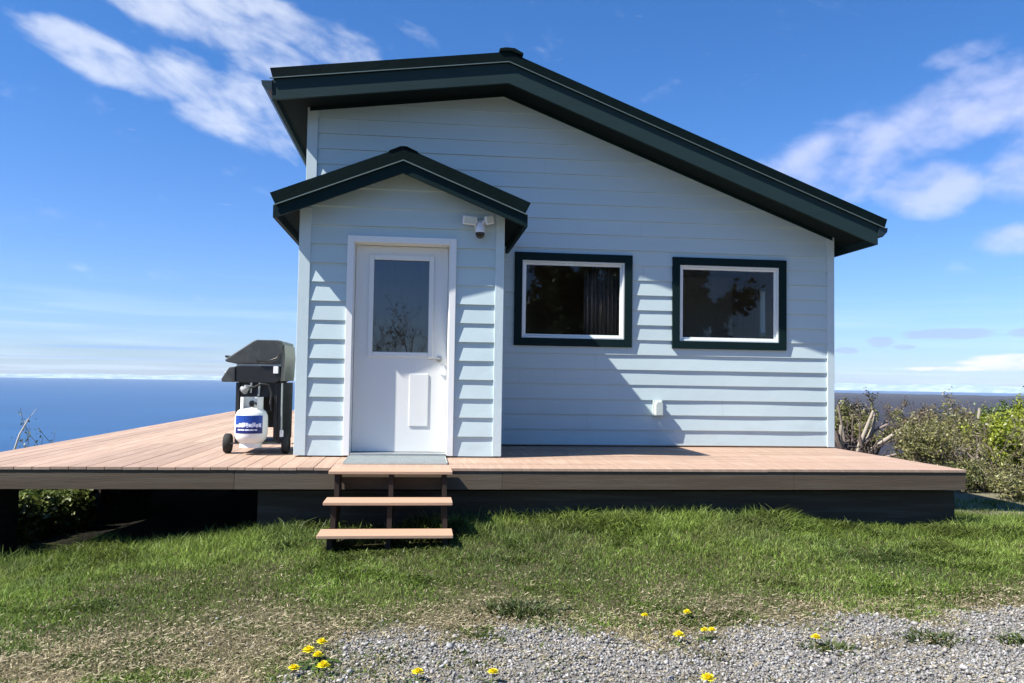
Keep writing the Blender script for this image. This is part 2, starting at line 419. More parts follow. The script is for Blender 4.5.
def far_things():
    S.nt = None
    # sea
    m = bpy.data.materials.new('sea_water'); m.use_nodes = True; nt = m.node_tree; S.nt = nt
    p = nt.nodes['Principled BSDF']; p.inputs['Roughness'].default_value = 0.32; p.inputs['Specular IOR Level'].default_value = 0.35
    g = nt.nodes.new('ShaderNodeNewGeometry'); P = S(g.outputs['Position'])
    mp = nt.nodes.new('ShaderNodeMapping'); mp.inputs['Scale'].default_value = (0.6, 1.7, 1); nt.links.new(P.s, mp.inputs[0])
    n = noise(S(mp.outputs[0]), 0.0018, 5, 0.6)
    nt.links.new(mixc(n.smooth(0.35, 0.7), (0.005, 0.050, 0.140), (0.008, 0.068, 0.18)).s, p.inputs['Base Color'])
    b = nt.nodes.new('ShaderNodeBump'); b.inputs['Distance'].default_value = 0.5; b.inputs['Strength'].default_value = 0.6
    nt.links.new(noise(P, 0.12, 4, 0.6).s, b.inputs['Height']); nt.links.new(b.outputs[0], p.inputs['Normal'])
    mb = MB(); n_ = 256; Rr = [150, 400, 1000, 3000, 8000, 16700]
    for r in Rr:
        for k in range(n_):
            w = 2 * math.pi * k / n_; mb.v.append((r * math.cos(w), r * math.sin(w), -90))
    for i in range(len(Rr) - 1):
        for k in range(n_):
            k2 = (k + 1) % n_; mb.f.append((i * n_ + k, (i + 1) * n_ + k, (i + 1) * n_ + k2, i * n_ + k2))
    tag(mb.build('sea', m, fix=False), kind='structure')
    # wooded coastal plain beyond the hill, on the right; purple haze mixed into its colour
    m = bpy.data.materials.new('hazy_bare_woodland'); m.use_nodes = True; nt = m.node_tree; S.nt = nt
    p = nt.nodes['Principled BSDF']; p.inputs['Roughness'].default_value = 1; p.inputs['Specular IOR Level'].default_value = 0
    g = nt.nodes.new('ShaderNodeNewGeometry'); P = S(g.outputs['Position'])
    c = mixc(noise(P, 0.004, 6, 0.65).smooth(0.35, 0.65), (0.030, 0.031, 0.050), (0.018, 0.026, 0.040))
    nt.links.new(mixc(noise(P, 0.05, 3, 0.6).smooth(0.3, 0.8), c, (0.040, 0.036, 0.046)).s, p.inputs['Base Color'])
    ra = 420 * 1.06 ** np.arange(0, 55); ra = ra[ra < 9800]; az = np.radians(np.linspace(6, 120, 260))
    Rr, A = np.meshgrid(ra, az, indexing='ij'); X = Rr * np.sin(A); Y = Rr * np.cos(A)
    Z = -88 + 9 * fbm(X, Y, 0.012, 4) + 6 * fbm(X, Y, 0.0015, 8)
    V = np.stack([X, Y, Z], -1).reshape(-1, 3); na = len(az)
    i, j = np.meshgrid(np.arange(len(ra) - 1), np.arange(na - 1), indexing='ij')
    q = np.stack([i * na + j, i * na + j + 1, (i + 1) * na + j + 1, (i + 1) * na + j], -1).reshape(-1, 4)
    tag(np_mesh('land', V, q.ravel(), np.arange(len(q)) * 4, m), kind='structure')
    # low snowy mountains across the water; haze blue is put into their colour
    m = bpy.data.materials.new('snow_with_haze_blue'); m.use_nodes = True; nt = m.node_tree; S.nt = nt
    p = nt.nodes['Principled BSDF']; p.inputs['Roughness'].default_value = 1; p.inputs['Specular IOR Level'].default_value = 0
    g = nt.nodes.new('ShaderNodeNewGeometry'); P = S(g.outputs['Position'])
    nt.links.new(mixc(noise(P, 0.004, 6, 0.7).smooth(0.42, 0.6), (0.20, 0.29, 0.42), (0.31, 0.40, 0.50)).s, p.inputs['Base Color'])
    az = np.radians(np.linspace(-70, 110, 900)); A = np.degrees(az)
    h = 35 + 95 * fbm(A, 0 * A, 0.22, 31, 5) ** 1.5 + 55 * sstep(A, 15, 32)
    rows = []
    for f, rr in ((0, 16650), (0.55, 16900), (0.8, 17050), (1.0, 17200), (0.0, 17900)):
        jit = 1 + 0.25 * (fbm(A, A * 0 + rr, 1.5, 7, 4) - 0.5) * (0 < f < 1)
        rows.append(np.stack([rr * np.sin(az), rr * np.cos(az), -92 + h * f * jit], -1))
    V = np.array(rows); na = len(az); V = V.reshape(-1, 3)
    i, j = np.meshgrid(np.arange(4), np.arange(na - 1), indexing='ij')
    q = np.stack([i * na + j, i * na + j + 1, (i + 1) * na + j + 1, (i + 1) * na + j], -1).reshape(-1, 4)
    tag(np_mesh('mountains', V, q.ravel(), np.arange(len(q)) * 4, m), kind='structure')
    # the air between
    m = bpy.data.materials.new('sea_air'); m.use_nodes = True; nt = m.node_tree
    nt.nodes.remove(nt.nodes['Principled BSDF']); v = nt.nodes.new('ShaderNodeVolumePrincipled')
    v.inputs['Color'].default_value = (0.80, 0.90, 1.0, 1); v.inputs['Density'].default_value = 2.6e-5; v.inputs['Anisotropy'].default_value = 0.0
    nt.links.new(v.outputs[0], nt.nodes['Material Output'].inputs['Volume'])
    tag(MB().box(-18500, 18500, -18500, 18500, -95, 160).build('haze', m), kind='stuff')
far_things()

# ------------------------------------------------------------------ house
DD, DP, DM, DB = 7.264, 8.234, 9.71, 17.7        # deck front, porch front, main front wall, house back
HXL, HXR = -1.305, 5.022
PXL, PXR = -1.150, 0.800
RX, RZ = 0.945, 4.16                               # wall apex of the main gable
ML, MR = 0.128, 0.386                              # slopes of the two roof sides
PX, PZ, PS = -0.185, 2.80, 0.400                  # porch apex and slope


def main_lim(z):
    l, r = HXL, HXR
    if z > RZ - ML * (RX - HXL): l = RX - (RZ - z) / ML
    if z > RZ - MR * (HXR - RX): r = RX + (RZ - z) / MR
    return l, r
def porch_lim(z):
    l, r = PXL, PXR
    if z > PZ - PS * (PX - PXL): l = PX - (PZ - z) / PS
    if z > PZ - PS * (PXR - PX): r = PX + (PZ - z) / PS
    return l, r


def cells(lim, zb, holes, top):
    zs = sorted(set([round(z, 4) for z in zb if z < top] + [round(h, 4) for q in holes for h in q[2:]] + [top]))
    out = []
    for z0, z1 in zip(zs[:-1], zs[1:]):
        if z1 - z0 < 1e-3: continue
        l0, r0 = lim(z0 + 1e-6); l1, r1 = lim(z1 - 1e-6)
        cuts = sorted([(q[0], q[1]) for q in holes if q[2] <= z0 + 1e-4 and q[3] >= z1 - 1e-4])
        a0, a1 = l0, l1
        for c0, c1 in cuts:
            out.append((z0, z1, a0, c0, a1, c0)); a0 = a1 = c1
        out.append((z0, z1, a0, r0, a1, r1))
    return out


def siding(name, lim, place, z_first, course, top, holes, extra_z, parent, t=0.0145, seed=0):
    """lap boards as real geometry: each course stands out at its foot"""
    nc = int((top - z_first) / course) + 2
    zb = [z_first + course * k for k in range(nc)] + extra_z
    mb = MB(); rs = random.Random(seed)
    wob = [[rs.uniform(-1, 1) for _ in range(60)] for _ in range(nc + 2)]
    lift = [rs.uniform(-0.002, 0.002) for _ in range(nc + 2)]
    def outw(x, z, k):
        f = 1 - (z - (z_first + course * k)) / course
        i = x / 0.45 + 20; i0 = int(math.floor(i)); fr = i - i0
        w = wob[k][i0 % 60] * (1 - fr) + wob[k][(i0 + 1) % 60] * fr
        return 0.001 + (t + 0.002) * f + (w * 0.0028 + lift[k]) * f
    cl = []
    jn = [[rs.uniform(-6, 20) for _ in range(4)] for _ in range(nc + 2)]
    for z0, z1, a0, b0, a1, b1 in cells(lim, zb, holes, top):           # butt joints between board lengths
        k = max(int(math.floor(((z0 + z1) / 2 - z_first) / course)), 0)
        for j in sorted(jn[k]):
            if max(a0, a1) + 0.15 < j < min(b0, b1) - 0.15:
                cl.append((z0, z1, a0, j - 0.0009, a1, j - 0.0009)); a0 = a1 = j + 0.0009
        cl.append((z0, z1, a0, b0, a1, b1))
    for z0, z1, a0, b0, a1, b1 in cl:
        k = int(math.floor(((z0 + z1) / 2 - z_first) / course)); k = max(k, 0)
        n = max(1, int(max(b0 - a0, b1 - a1) / 0.22)); base = len(mb.v)
        foot = abs(z0 - (z_first + course * k)) < 2e-3
        for i in range(n + 1):
            s = i / n; x0 = a0 + (b0 - a0) * s; x1 = a1 + (b1 - a1) * s
            mb.v.append(place(x0, z0, 0.0)); mb.v.append(place(x0, z0, outw(x0, z0, k))); mb.v.append(place(x1, z1, outw(x1, z1, k)))
        for i in range(n):
            p = base + 3 * i; mb.f.append((p + 1, p + 4, p + 5, p + 2))
            if foot: mb.f.append((p, p + 3, p + 4, p + 1))
    return mb.build(name, M['siding'], parent)


def panel(lim, zb, holes, top, place, th, name, m, parent):
    mb = MB()
    for z0, z1, a0, b0, a1, b1 in cells(lim, zb, holes, top):
        P = [place(a0, z0, 0), place(b0, z0, 0), place(b1, z1, 0), place(a1, z1, 0), place(a0, z0, -th), place(b0, z0, -th), place(b1, z1, -th), place(a1, z1, -th)]
        mb.add(P, [(0, 1, 2, 3), (7, 6, 5, 4), (0, 4, 5, 1), (1, 5, 6, 2), (2, 6, 7, 3), (3, 7, 4, 0)])
    return mb.build(name, m, parent)


house = thing('house', 'pale blue clapboard cottage with dark green roof trim standing on the wooden deck', 'house', (1.86, DM, 0))
HB = MB
def hb(mb, name, m, parent=house, **k):
    """build in world coordinates under a parent that is offset"""
    o = mb.build(name, m, None, **k); o.parent = parent
    o.matrix_parent_inverse = Matrix.Translation(-house.location) if parent is house else parent.matrix_parent_inverse
    return o
def under(o, parent):
    """parent to a part that was itself built in world coordinates under the house"""
    o.parent = parent; o.matrix_parent_inverse = Matrix.Identity(4)
    return o

W1 = (1.100, 2.512, 1.176, 2.275)
W2 = (3.006, 4.430, 1.176, 2.275)
in1 = (W1[0] + 0.085, W1[1] - 0.085, W1[2] + 0.085, W1[3] - 0.085)
in2 = (W2[0] + 0.085, W2[1] - 0.085, W2[2] + 0.085, W2[3] - 0.085)
SW = (11.36, 11.62, 1.45, 2.15)                     # window in the right side wall
front = lambda Y: (lambda u, z, o: (u, Y - o, z))
right = lambda X: (lambda u, z, o: (X + o, u, z))
left = lambda X: (lambda u, z, o: (X - o, u, z))
back = lambda Y: (lambda u, z, o: (u, Y + o, z))
ZL, ZR = RZ - ML * (RX - HXL), RZ - MR * (HXR - RX)
ZP = PZ - PS * (PX - PXL); ZPR = PZ - PS * (PXR - PX)
z0w = 0.012


def fix(o, parent=house):
    o.parent = parent; o.matrix_parent_inverse = Matrix.Translation(-house.location) if parent is house else Matrix.Identity(4)
    return o

fix(panel(main_lim, [z0w, ZL, ZR], [in1, in2], RZ, front(DM), 0.13, 'front_wall_core', M['inner'], None)).name = 'front_wall'
fix(siding('front_siding', main_lim, front(DM), 0.022, 0.178, RZ, [in1, in2], [ZL, ZR, RZ - 0.01], None, seed=1))
box_lim = lambda a, b: (lambda z: (a, b))
fix(panel(box_lim(DM + 0.131, DB), [z0w], [SW], ZR, right(HXR), 0.13, 'right_wall', M['inner'], None))
fix(siding('right_siding', box_lim(DM, DB), right(HXR), 0.022, 0.178, ZR, [SW], [], None, seed=2))
fix(panel(box_lim(DM + 0.131, DB), [z0w], [], ZL, left(HXL), 0.13, 'left_wall', M['inner'], None))
fix(siding('left_siding', box_lim(DM, DB), left(HXL), 0.022, 0.178, ZL, [], [], None, seed=3))
fix(panel(main_lim, [z0w, ZL, ZR], [], RZ, back(DB), -0.13, 'back_wall', M['inner'], None))
fix(siding('back_siding', main_lim, back(DB + 0.131), 0.022, 0.178, RZ, [], [ZL, ZR, RZ - 0.01], None, seed=4))
fix(MB().box(HXL + 0.135, HXR - 0.135, DM + 0.135, DB - 0.005, 0.004, 0.03).build('interior_floor', M['inner']))
# a partition that divides the room behind the two windows
fix(MB().box(2.70, 2.80, DM + 0.135, 13.2, 0.032, 2.95).build('partition', M['inner']))
fix(MB().box(2.801, 2.81, DM + 0.14, 13.1, 0.034, 2.9).box(2.801, HXR - 0.14, 12.6, 12.62, 0.034, 2.5).box(2.811, HXR - 0.14, DM + 0.14, 12.59, 2.42, 2.44).build('room_lining', M['plaster']))
fix(MB().box(HXL + 0.135, 2.695, 13.1, 13.2, 0.032, 2.95).build('partition', M['inner']))

# corner boards
cw, ct = 0.095, 0.028
for (x0, x1, y0, y1, z1) in ((HXL - 0.024, HXL + cw, DM - ct, DM - 0.001, ZL + 0.0), (HXR - 0.065, HXR + 0.024, DM - ct, DM - 0.001, ZR + 0.02)):
    fix(MB().box(x0, x1, y0, y1, 0.014, z1).build('corner_board', M['corner'], bevel=0.003))
for (x0, x1, z1) in ((HXL - 0.027, HXL - 0.001, ZL - 0.01), (HXR + 0.001, HXR + 0.027, ZR - 0.01)):
    fix(MB().box(x0, x1, DM + 0.001, DM + 0.09, 0.014, z1).build('corner_board', M['corner'], bevel=0.003))


# porch (entry vestibule)
DR = 0.105
dx0, dx1, dz1 = -0.640, 0.277, 2.082
hole_d = (dx0 - 0.012, dx1 + 0.012, 0.0135, dz1 + 0.012)
fix(panel(porch_lim, [z0w, ZP, ZPR], [hole_d], PZ, front(DP), 0.12, 'porch_front_wall', M['inner'], None))
fix(siding('porch_siding', porch_lim, front(DP), 0.020, 0.186, PZ, [hole_d], [ZP, ZPR, PZ - 0.01], None, t=0.017, seed=5))
for nm, X, pl, zz, sd_ in (('porch_left_siding', PXL, left, ZP, 6), ('porch_right_siding', PXR, right, ZPR, 7)):
    fix(panel(box_lim(DP + 0.121, DM - 0.02), [z0w], [], zz, pl(X), 0.12, 'porch_side_wall', M['inner'], None))
    fix(siding(nm, box_lim(DP, DM - 0.015), pl(X), 0.020, 0.186, zz, [], [], None, seed=sd_))
for x0, x1 in ((PXL - 0.026, PXL + 0.085), (PXR - 0.062, PXR + 0.024)):
    fix(MB().box(x0, x1, DP - 0.026, DP - 0.001, 0.014, ZP - 0.0).build('porch_corner_board', M['corner'], bevel=0.003))
fix(MB().box(PXL - 0.028, PXL - 0.001, DP + 0.001, DP + 0.09, 0.014, ZP - 0.01).build('porch_corner_board', M['corner'], bevel=0.003))
fix(MB().box(PXR + 0.001, PXR + 0.028, DP + 0.001, DP + 0.09, 0.014, ZPR - 0.01).build('porch_corner_board', M['corner'], bevel=0.003))


def gable_roof(px, pz, sl, sr, xl, xr, y0, y1, t_roof, t_fas, drop, over):
    """front polygons of a gable: returns strips (polys in x,z)"""
    zl = lambda x: pz - (px - x) * sl if x < px else pz - (x - px) * sr
    def strip(a, b, x0=xl, x1=xr, cut=0.0):
        y0, y1 = x0 + cut, x1 - cut                    # lower edge drawn in: the ends are cut square to the slope
        return [(y0, zl(y0) + a), (px, pz + a), (y1, zl(y1) + a), (x1, zl(x1) + b), (px, pz + b), (x0, zl(x0) + b)]
    return zl, strip


def quad_strip(mb, poly, y0, y1):
    a = poly; mb.prism([a[0], a[1], a[4], a[5]][::-1], y0, y1); mb.prism([a[1], a[2], a[3], a[4]][::-1], y0, y1); return mb

# --- main roof: wall apex RZ; soffit sits on the wall top
yf = DM - 0.57
zl, strip = gable_roof(RX - 0.01, RZ, ML, MR, -1.66, 5.34, yf, DB + 0.5, 0.12, 0.2, 0.07, 0.02)
roof = fix(quad_strip(MB(), strip(0.165, 0.272, -1.665, 5.40, 0.03), yf - 0.028, DB + 0.53).build('roof', M['roof']))
fix(MB().prism([(RX - 0.125, RZ + 0.262), (RX - 0.12, RZ + 0.302), (RX - 0.05, RZ + 0.318), (RX + 0.05, RZ + 0.314), (RX + 0.15, RZ + 0.262), (RX + 0.145, RZ + 0.228), (RX, RZ + 0.276)], yf - 0.045, DB + 0.55).build('ridge_cap', M['roof'], bevel=0.008), roof)
fix(quad_strip(MB(), strip(0.156, 0.1645, -1.664, 5.38), yf - 0.031, yf - 0.012).build('drip_edge', M['drip']), roof)
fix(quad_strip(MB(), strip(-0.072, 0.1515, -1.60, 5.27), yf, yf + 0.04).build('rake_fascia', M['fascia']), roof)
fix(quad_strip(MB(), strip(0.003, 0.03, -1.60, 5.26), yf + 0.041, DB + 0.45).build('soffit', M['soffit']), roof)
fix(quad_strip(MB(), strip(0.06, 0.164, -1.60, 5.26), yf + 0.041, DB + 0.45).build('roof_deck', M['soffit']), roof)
fix(quad_strip(MB(), strip(-0.045, 0.001, HXL + 0.0, HXR - 0.0), DM - 0.034, DM - 0.0292).build('frieze_board', M['green']), roof)
# eave fascias and gutters
for x0, x1 in ((-1.64, -1.601), (5.262, 5.30)):
    z = zl((x0 + x1) / 2); fix(MB().box(x0, x1, yf + 0.001, DB + 0.45, z - 0.07, z + 0.15).build('eave_fascia', M['fascia']), roof)
def gutter(x, z, s, y0, y1):
    pr = [(0, 0.055), (0, -0.05), (0.055, -0.055), (0.105, 0.0), (0.115, 0.05), (0.11, 0.053), (0.098, 0.0), (0.052, -0.046), (0.006, -0.043), (0.006, 0.055)]
    pl = [(x + s * a, z + b) for a, b in pr]
    return MB().prism(pl if s > 0 else pl[::-1], y0, y1).prism([(x + s * a, z + b) for a, b in ((0, 0.05), (0, -0.05), (0.055, -0.052), (0.105, 0), (0.113, 0.048))], y0 - 0.004, y0 - 0.0005)
fix(gutter(5.301, zl(5.3) + 0.085, 1, yf - 0.01, DB + 0.4).build('gutter', M['gutter']), roof)
fix(gutter(-1.641, zl(-1.64) + 0.085, -1, yf - 0.01, DB + 0.4).build('gutter', M['gutter']), roof)

# --- porch roof
pyf = DP - 0.29
pzl, pstrip = gable_roof(PX, PZ, PS, PS, -1.36, 1.01, pyf, DM, 0.12, 0.1, 0.05, 0.02)
proof = fix(quad_strip(MB(), pstrip(0.048, 0.172, -1.415, 1.045, 0.05), pyf - 0.026, DM - 0.016).build('porch_roof', M['roof']))
fix(MB().prism([(PX - 0.14, PZ + 0.118), (PX - 0.135, PZ + 0.130), (PX - 0.03, PZ + 0.176), (PX + 0.03, PZ + 0.176), (PX + 0.135, PZ + 0.130), (PX + 0.14, PZ + 0.118), (PX, PZ + 0.1725)], pyf - 0.034, DM - 0.017).build('ridge_cap', M['roof'], bevel=0.006), proof)
fix(quad_strip(MB(), pstrip(0.038, 0.0475, -1.38, 1.01), pyf - 0.029, pyf - 0.012).build('drip_edge', M['drip']), proof)
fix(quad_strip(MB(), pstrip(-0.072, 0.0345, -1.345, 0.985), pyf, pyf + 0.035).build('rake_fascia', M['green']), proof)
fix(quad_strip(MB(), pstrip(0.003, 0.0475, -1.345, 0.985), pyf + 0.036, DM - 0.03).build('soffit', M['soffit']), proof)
for x0, x1 in ((-1.385, -1.346), (0.986, 1.02)):
    z = pzl((x0 + x1) / 2); fix(MB().box(x0, x1, pyf + 0.001, DM - 0.03, z - 0.075, z + 0.046).build('eave_fascia', M['green']), proof)

# --- windows
def rect_ring(mb, x0, x1, z0, z1, w, y0, y1):
    mb.box(x0, x0 + w, y0, y1, z0, z1); mb.box(x1 - w, x1, y0, y1, z0, z1)
    mb.box(x0 + w, x1 - w, y0, y1, z1 - w, z1); mb.box(x0 + w, x1 - w, y0, y1, z0, z0 + w); return mb

def window(W, lab):
    x0, x1, z0, z1 = W
    t = fix(rect_ring(MB(), x0, x1, z0, z1, 0.090, DM - 0.040, DM + 0.001).build('window', M['green'], bevel=0.003))
    tag(t, lab)
    a = 0.0915
    fix(rect_ring(MB(), x0 + a, x1 - a, z0 + a, z1 - a, 0.022, DM - 0.020, DM + 0.10).build('window_frame', M['vinyl'], bevel=0.003), t)
    b = a + 0.0225
    fix(rect_ring(MB(), x0 + b, x1 - b, z0 + b, z1 - b, 0.026, DM + 0.008, DM + 0.06).build('window_sash', M['vinyl'], bevel=0.003), t)
    c = b + 0.0265
    fix(MB().add([(x0 + c, DM + 0.03, z0 + c), (x1 - c, DM + 0.03, z0 + c), (x1 - c, DM + 0.03, z1 - c), (x0 + c, DM + 0.03, z1 - c)], [(0, 1, 2, 3)]).build('pane', M['glass'], fix=False), t)
    g = c - 0.001
    fix(rect_ring(MB(), x0 + g, x1 - g, z0 + g, z1 - g, 0.010, DM + 0.031, DM + 0.05).build('gasket', M['lens']), t)
    return t
window(W1, 'green trimmed white window nearer the porch')
window(W2, 'green trimmed white window nearer the house corner')
sw = fix(MB().box(HXR - 0.12, HXR + 0.03, SW[0], SW[0] + 0.05, SW[2], SW[3]).box(HXR - 0.12, HXR + 0.03, SW[1] - 0.05, SW[1], SW[2], SW[3]).box(HXR - 0.12, HXR + 0.03, SW[0] + 0.05, SW[1] - 0.05, SW[2], SW[2] + 0.05).box(HXR - 0.12, HXR + 0.03, SW[0] + 0.05, SW[1] - 0.05, SW[3] - 0.05, SW[3]).build('side_window', M['vinyl']))
fix(MB().add([(HXR - 0.05, SW[0] + .05, SW[2] + .05), (HXR - 0.05, SW[1] - .05, SW[2] + .05), (HXR - 0.05, SW[1] - .05, SW[3] - .05), (HXR - 0.05, SW[0] + .05, SW[3] - .05)], [(0, 1, 2, 3)]).build('pane', M['glass'], fix=False), sw)

# --- door
yd = DP + DR
cas = MB(); c0, c1, cz = dx0 - 0.072, dx1 + 0.072, dz1 + 0.072
cas.box(c0, dx0 - 0.010, DP - 0.036, DP + 0.003, 0.016, cz); cas.box(dx1 + 0.010, c1, DP - 0.036, DP + 0.003, 0.016, cz)
cas.box(dx0 - 0.010, dx1 + 0.010, DP - 0.036, DP + 0.003, dz1 + 0.010, cz)
fix(cas.build('door_casing', M['white'], bevel=0.003))
jam = MB(); jam.box(dx0 - 0.0115, dx0 - 0.001, DP + 0.0035, yd + 0.06, 0.016, dz1); jam.box(dx1 + 0.001, dx1 + 0.0115, DP + 0.0035, yd + 0.06, 0.016, dz1)
jam.box(dx0 - 0.0115, dx1 + 0.0115, DP + 0.0035, yd + 0.06, dz1 + 0.001, dz1 + 0.0115)
fix(jam.build('door_jamb', M['white']))
gx0, gx1, gz0, gz1 = -0.462, 0.092, 1.022, 1.945
leaf = MB(); lx0, lx1, lz0, lz1 = dx0 + 0.003, dx1 - 0.003, 0.045, dz1 - 0.003
for a in ((lx0, gx0, lz0, lz1), (gx1, lx1, lz0, lz1), (gx0, gx1, lz0, gz0), (gx0, gx1, gz1, lz1)):
    leaf.box(a[0], a[1], yd, yd + 0.045, a[2], a[3])
door = fix(leaf.build('door', M['door'])); tag(door, 'white half glazed entry door')
fix(rect_ring(MB(), gx0 - 0.045, gx1 + 0.045, gz0 - 0.045, gz1 + 0.045, 0.05, yd - 0.016, yd - 0.0008).build('lite_frame', M['door'], bevel=0.006), door)
fix(MB().add([(gx0, yd + 0.012, gz0), (gx1, yd + 0.012, gz0), (gx1, yd + 0.012, gz1), (gx0, yd + 0.012, gz1)], [(0, 1, 2, 3)]).build('pane', M['door_glass'], fix=False), door)
fix(MB().box(-0.088, 0.100, yd - 0.010, yd - 0.001, 0.295, 0.815).build('raised_panel', M['door'], bevel=0.006), door)
h = MB(); hx, hz = 0.205, 0.965
h.lathe([(0.030, 0), (0.030, -0.010), (0.012, -0.014), (0.011, -0.05)], (hx, yd, hz), 16, 'y')
h.tube([(hx, yd - 0.048, hz), (hx - 0.05, yd - 0.055, hz + 0.002), (hx - 0.115, yd - 0.05, hz)], [0.010, 0.009, 0.008], 8)
fix(h.build('handle', M['galv'], smooth=True), door)
fix(MB().box(dx0, dx1, DP - 0.06, yd + 0.05, 0.0145, 0.040).build('threshold', M['galv'], bevel=0.004))
# dark room behind the door
fix(MB().box(PXL + 0.125, PXR - 0.125, DM - 0.06, DM - 0.03, 0.02, 2.3).build('inner_wall', M['inner']))

# --- outlet cover on the wall
ob = fix(MB().box(2.775, 2.895, DM - 0.030, DM - 0.010, 0.365, 0.555).build('outlet_box', M['cover'], bevel=0.006))
fix(MB().prism([(2.785, 0.37), (2.885, 0.37), (2.885, 0.51), (2.865, 0.545), (2.805, 0.545), (2.785, 0.51)], DM - 0.105, DM - 0.031).build('outlet_cover', M['cover'], bevel=0.012), ob)

# --- curtain behind the left window
mb = MB(); n = 60
for i in range(n + 1):
    x = 1.98 + 0.44 * i / n; y = DM + 0.22 + 0.022 * math.sin(i * 0.9) + 0.01 * math.sin(i * 0.37)
    mb.v += [(x, y, 1.0), (x, y, 2.25)]
mb.f += [(2 * i, 2 * i + 2, 2 * i + 3, 2 * i + 1) for i in range(n)]
cu = mb.build('curtain', M['curtain'], smooth=True, fix=False); md = cu.modifiers.new('thick', 'SOLIDIFY'); md.thickness = 0.003
tag(cu, 'dark folded curtain hanging inside the window nearer the porch', 'curtain')

# ------------------------------------------------------------------ deck
DXL, DXR, DYB = -3.97, 5.065, 19.5
deck = thing('deck', 'wide salmon brown composite board deck wrapped round the cottage', 'deck', (0, DD, 0))
def fixd(o, parent=None):
    if parent is None: o.parent = deck; o.matrix_parent_inverse = Matrix.Translation(-deck.location)
    else: o.parent = parent; o.matrix_parent_inverse = Matrix.Identity(4)
    return o
mb = MB(); x = DXL; bw = 0.1412; rs = random.Random(5)
XS = DXL + bw * 23                                   # boards run away from the camera left of the steps, along the front right of them
while x < DXR - 0.01:
    x1 = min(x + bw - 0.0045, DXR); j = rs.uniform(-0.0012, 0.0012)
    if x < XS - 0.01:
        if x1 > HXL:
            mb.box(x, x1, DD - 0.008, (DP + 0.03 if x1 > PXL else DM + 0.03), -0.026 + j, j)
        else:
            cut = DD + rs.choice((2.4, 3.6, 4.9)) + rs.uniform(0, .3)
            mb.box(x, x1, DD - 0.008, cut - 0.0015, -0.026 + j, j); j2 = rs.uniform(-0.001, 0.001)
            mb.box(x, x1, cut + 0.0015, DYB, -0.026 + j2, j2)
    if x1 > HXL: mb.box(x, x1, DB + 0.16, DYB, -0.026 + j, j)
    x += bw
y = DD - 0.008
while y < DM + 0.0:
    y1 = y + bw - 0.0045; x = XS if y < DP else max(XS, PXR - 0.05)
    while x < DXR - 0.02:
        e = min(x + rs.uniform(2.2, 4.2), DXR); e = DXR if DXR - e < 0.8 else e; j = rs.uniform(-0.0012, 0.0012)
        mb.box(x, e - (0.002 if e < DXR else 0), y, y1, -0.026 + j, j); x = e
    y += bw
fixd(mb.build('decking', M['deck'], bevel=0.0025))
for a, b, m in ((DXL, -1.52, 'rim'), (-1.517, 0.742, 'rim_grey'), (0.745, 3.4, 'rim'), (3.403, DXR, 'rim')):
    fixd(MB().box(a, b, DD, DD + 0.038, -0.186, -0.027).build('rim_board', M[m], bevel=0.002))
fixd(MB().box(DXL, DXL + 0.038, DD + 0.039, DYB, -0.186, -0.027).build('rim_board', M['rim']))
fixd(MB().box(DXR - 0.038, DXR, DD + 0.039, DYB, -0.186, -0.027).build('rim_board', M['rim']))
for y0, y1, zb in ((DD + 0.045, 8.75, -1.5), (8.752, 10.9, -0.40), (10.902, DYB - 0.1, -1.9)):      # added skirting, unseen, shuts sun out from under the deck; open at the shrubs
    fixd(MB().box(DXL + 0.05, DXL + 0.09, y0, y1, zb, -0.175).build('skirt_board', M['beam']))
fixd(MB().box(DXL, DXR, DYB - 0.06, DYB - 0.02, -0.186, -0.027).build('rim_board', M['rim']))
for y in np.arange(DD + 0.5, DYB - 0.2, 0.6):
    fixd(MB().box(DXL + 0.04, DXR - 0.04, y, y + 0.04, -0.17, -0.0275).build('joist', M['beam']))
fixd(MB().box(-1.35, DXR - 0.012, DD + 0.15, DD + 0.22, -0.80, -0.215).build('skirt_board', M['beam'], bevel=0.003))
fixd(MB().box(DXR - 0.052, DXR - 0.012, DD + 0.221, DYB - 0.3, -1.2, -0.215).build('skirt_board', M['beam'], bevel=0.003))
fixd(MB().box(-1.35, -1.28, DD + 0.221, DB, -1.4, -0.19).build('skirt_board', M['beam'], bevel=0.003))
for px_, py_ in ((-3.8, 12.5), (-3.8, 15.5), (-3.8, 18.5), (-2.4, 14.0), (-2.4, 17.0)):
    gz = float(ground_z(px_, py_)); fixd(MB().box(px_ - 0.045, px_ + 0.045, py_ - 0.045, py_ + 0.045, gz - 0.2, -0.172).build('post', M['beam']))

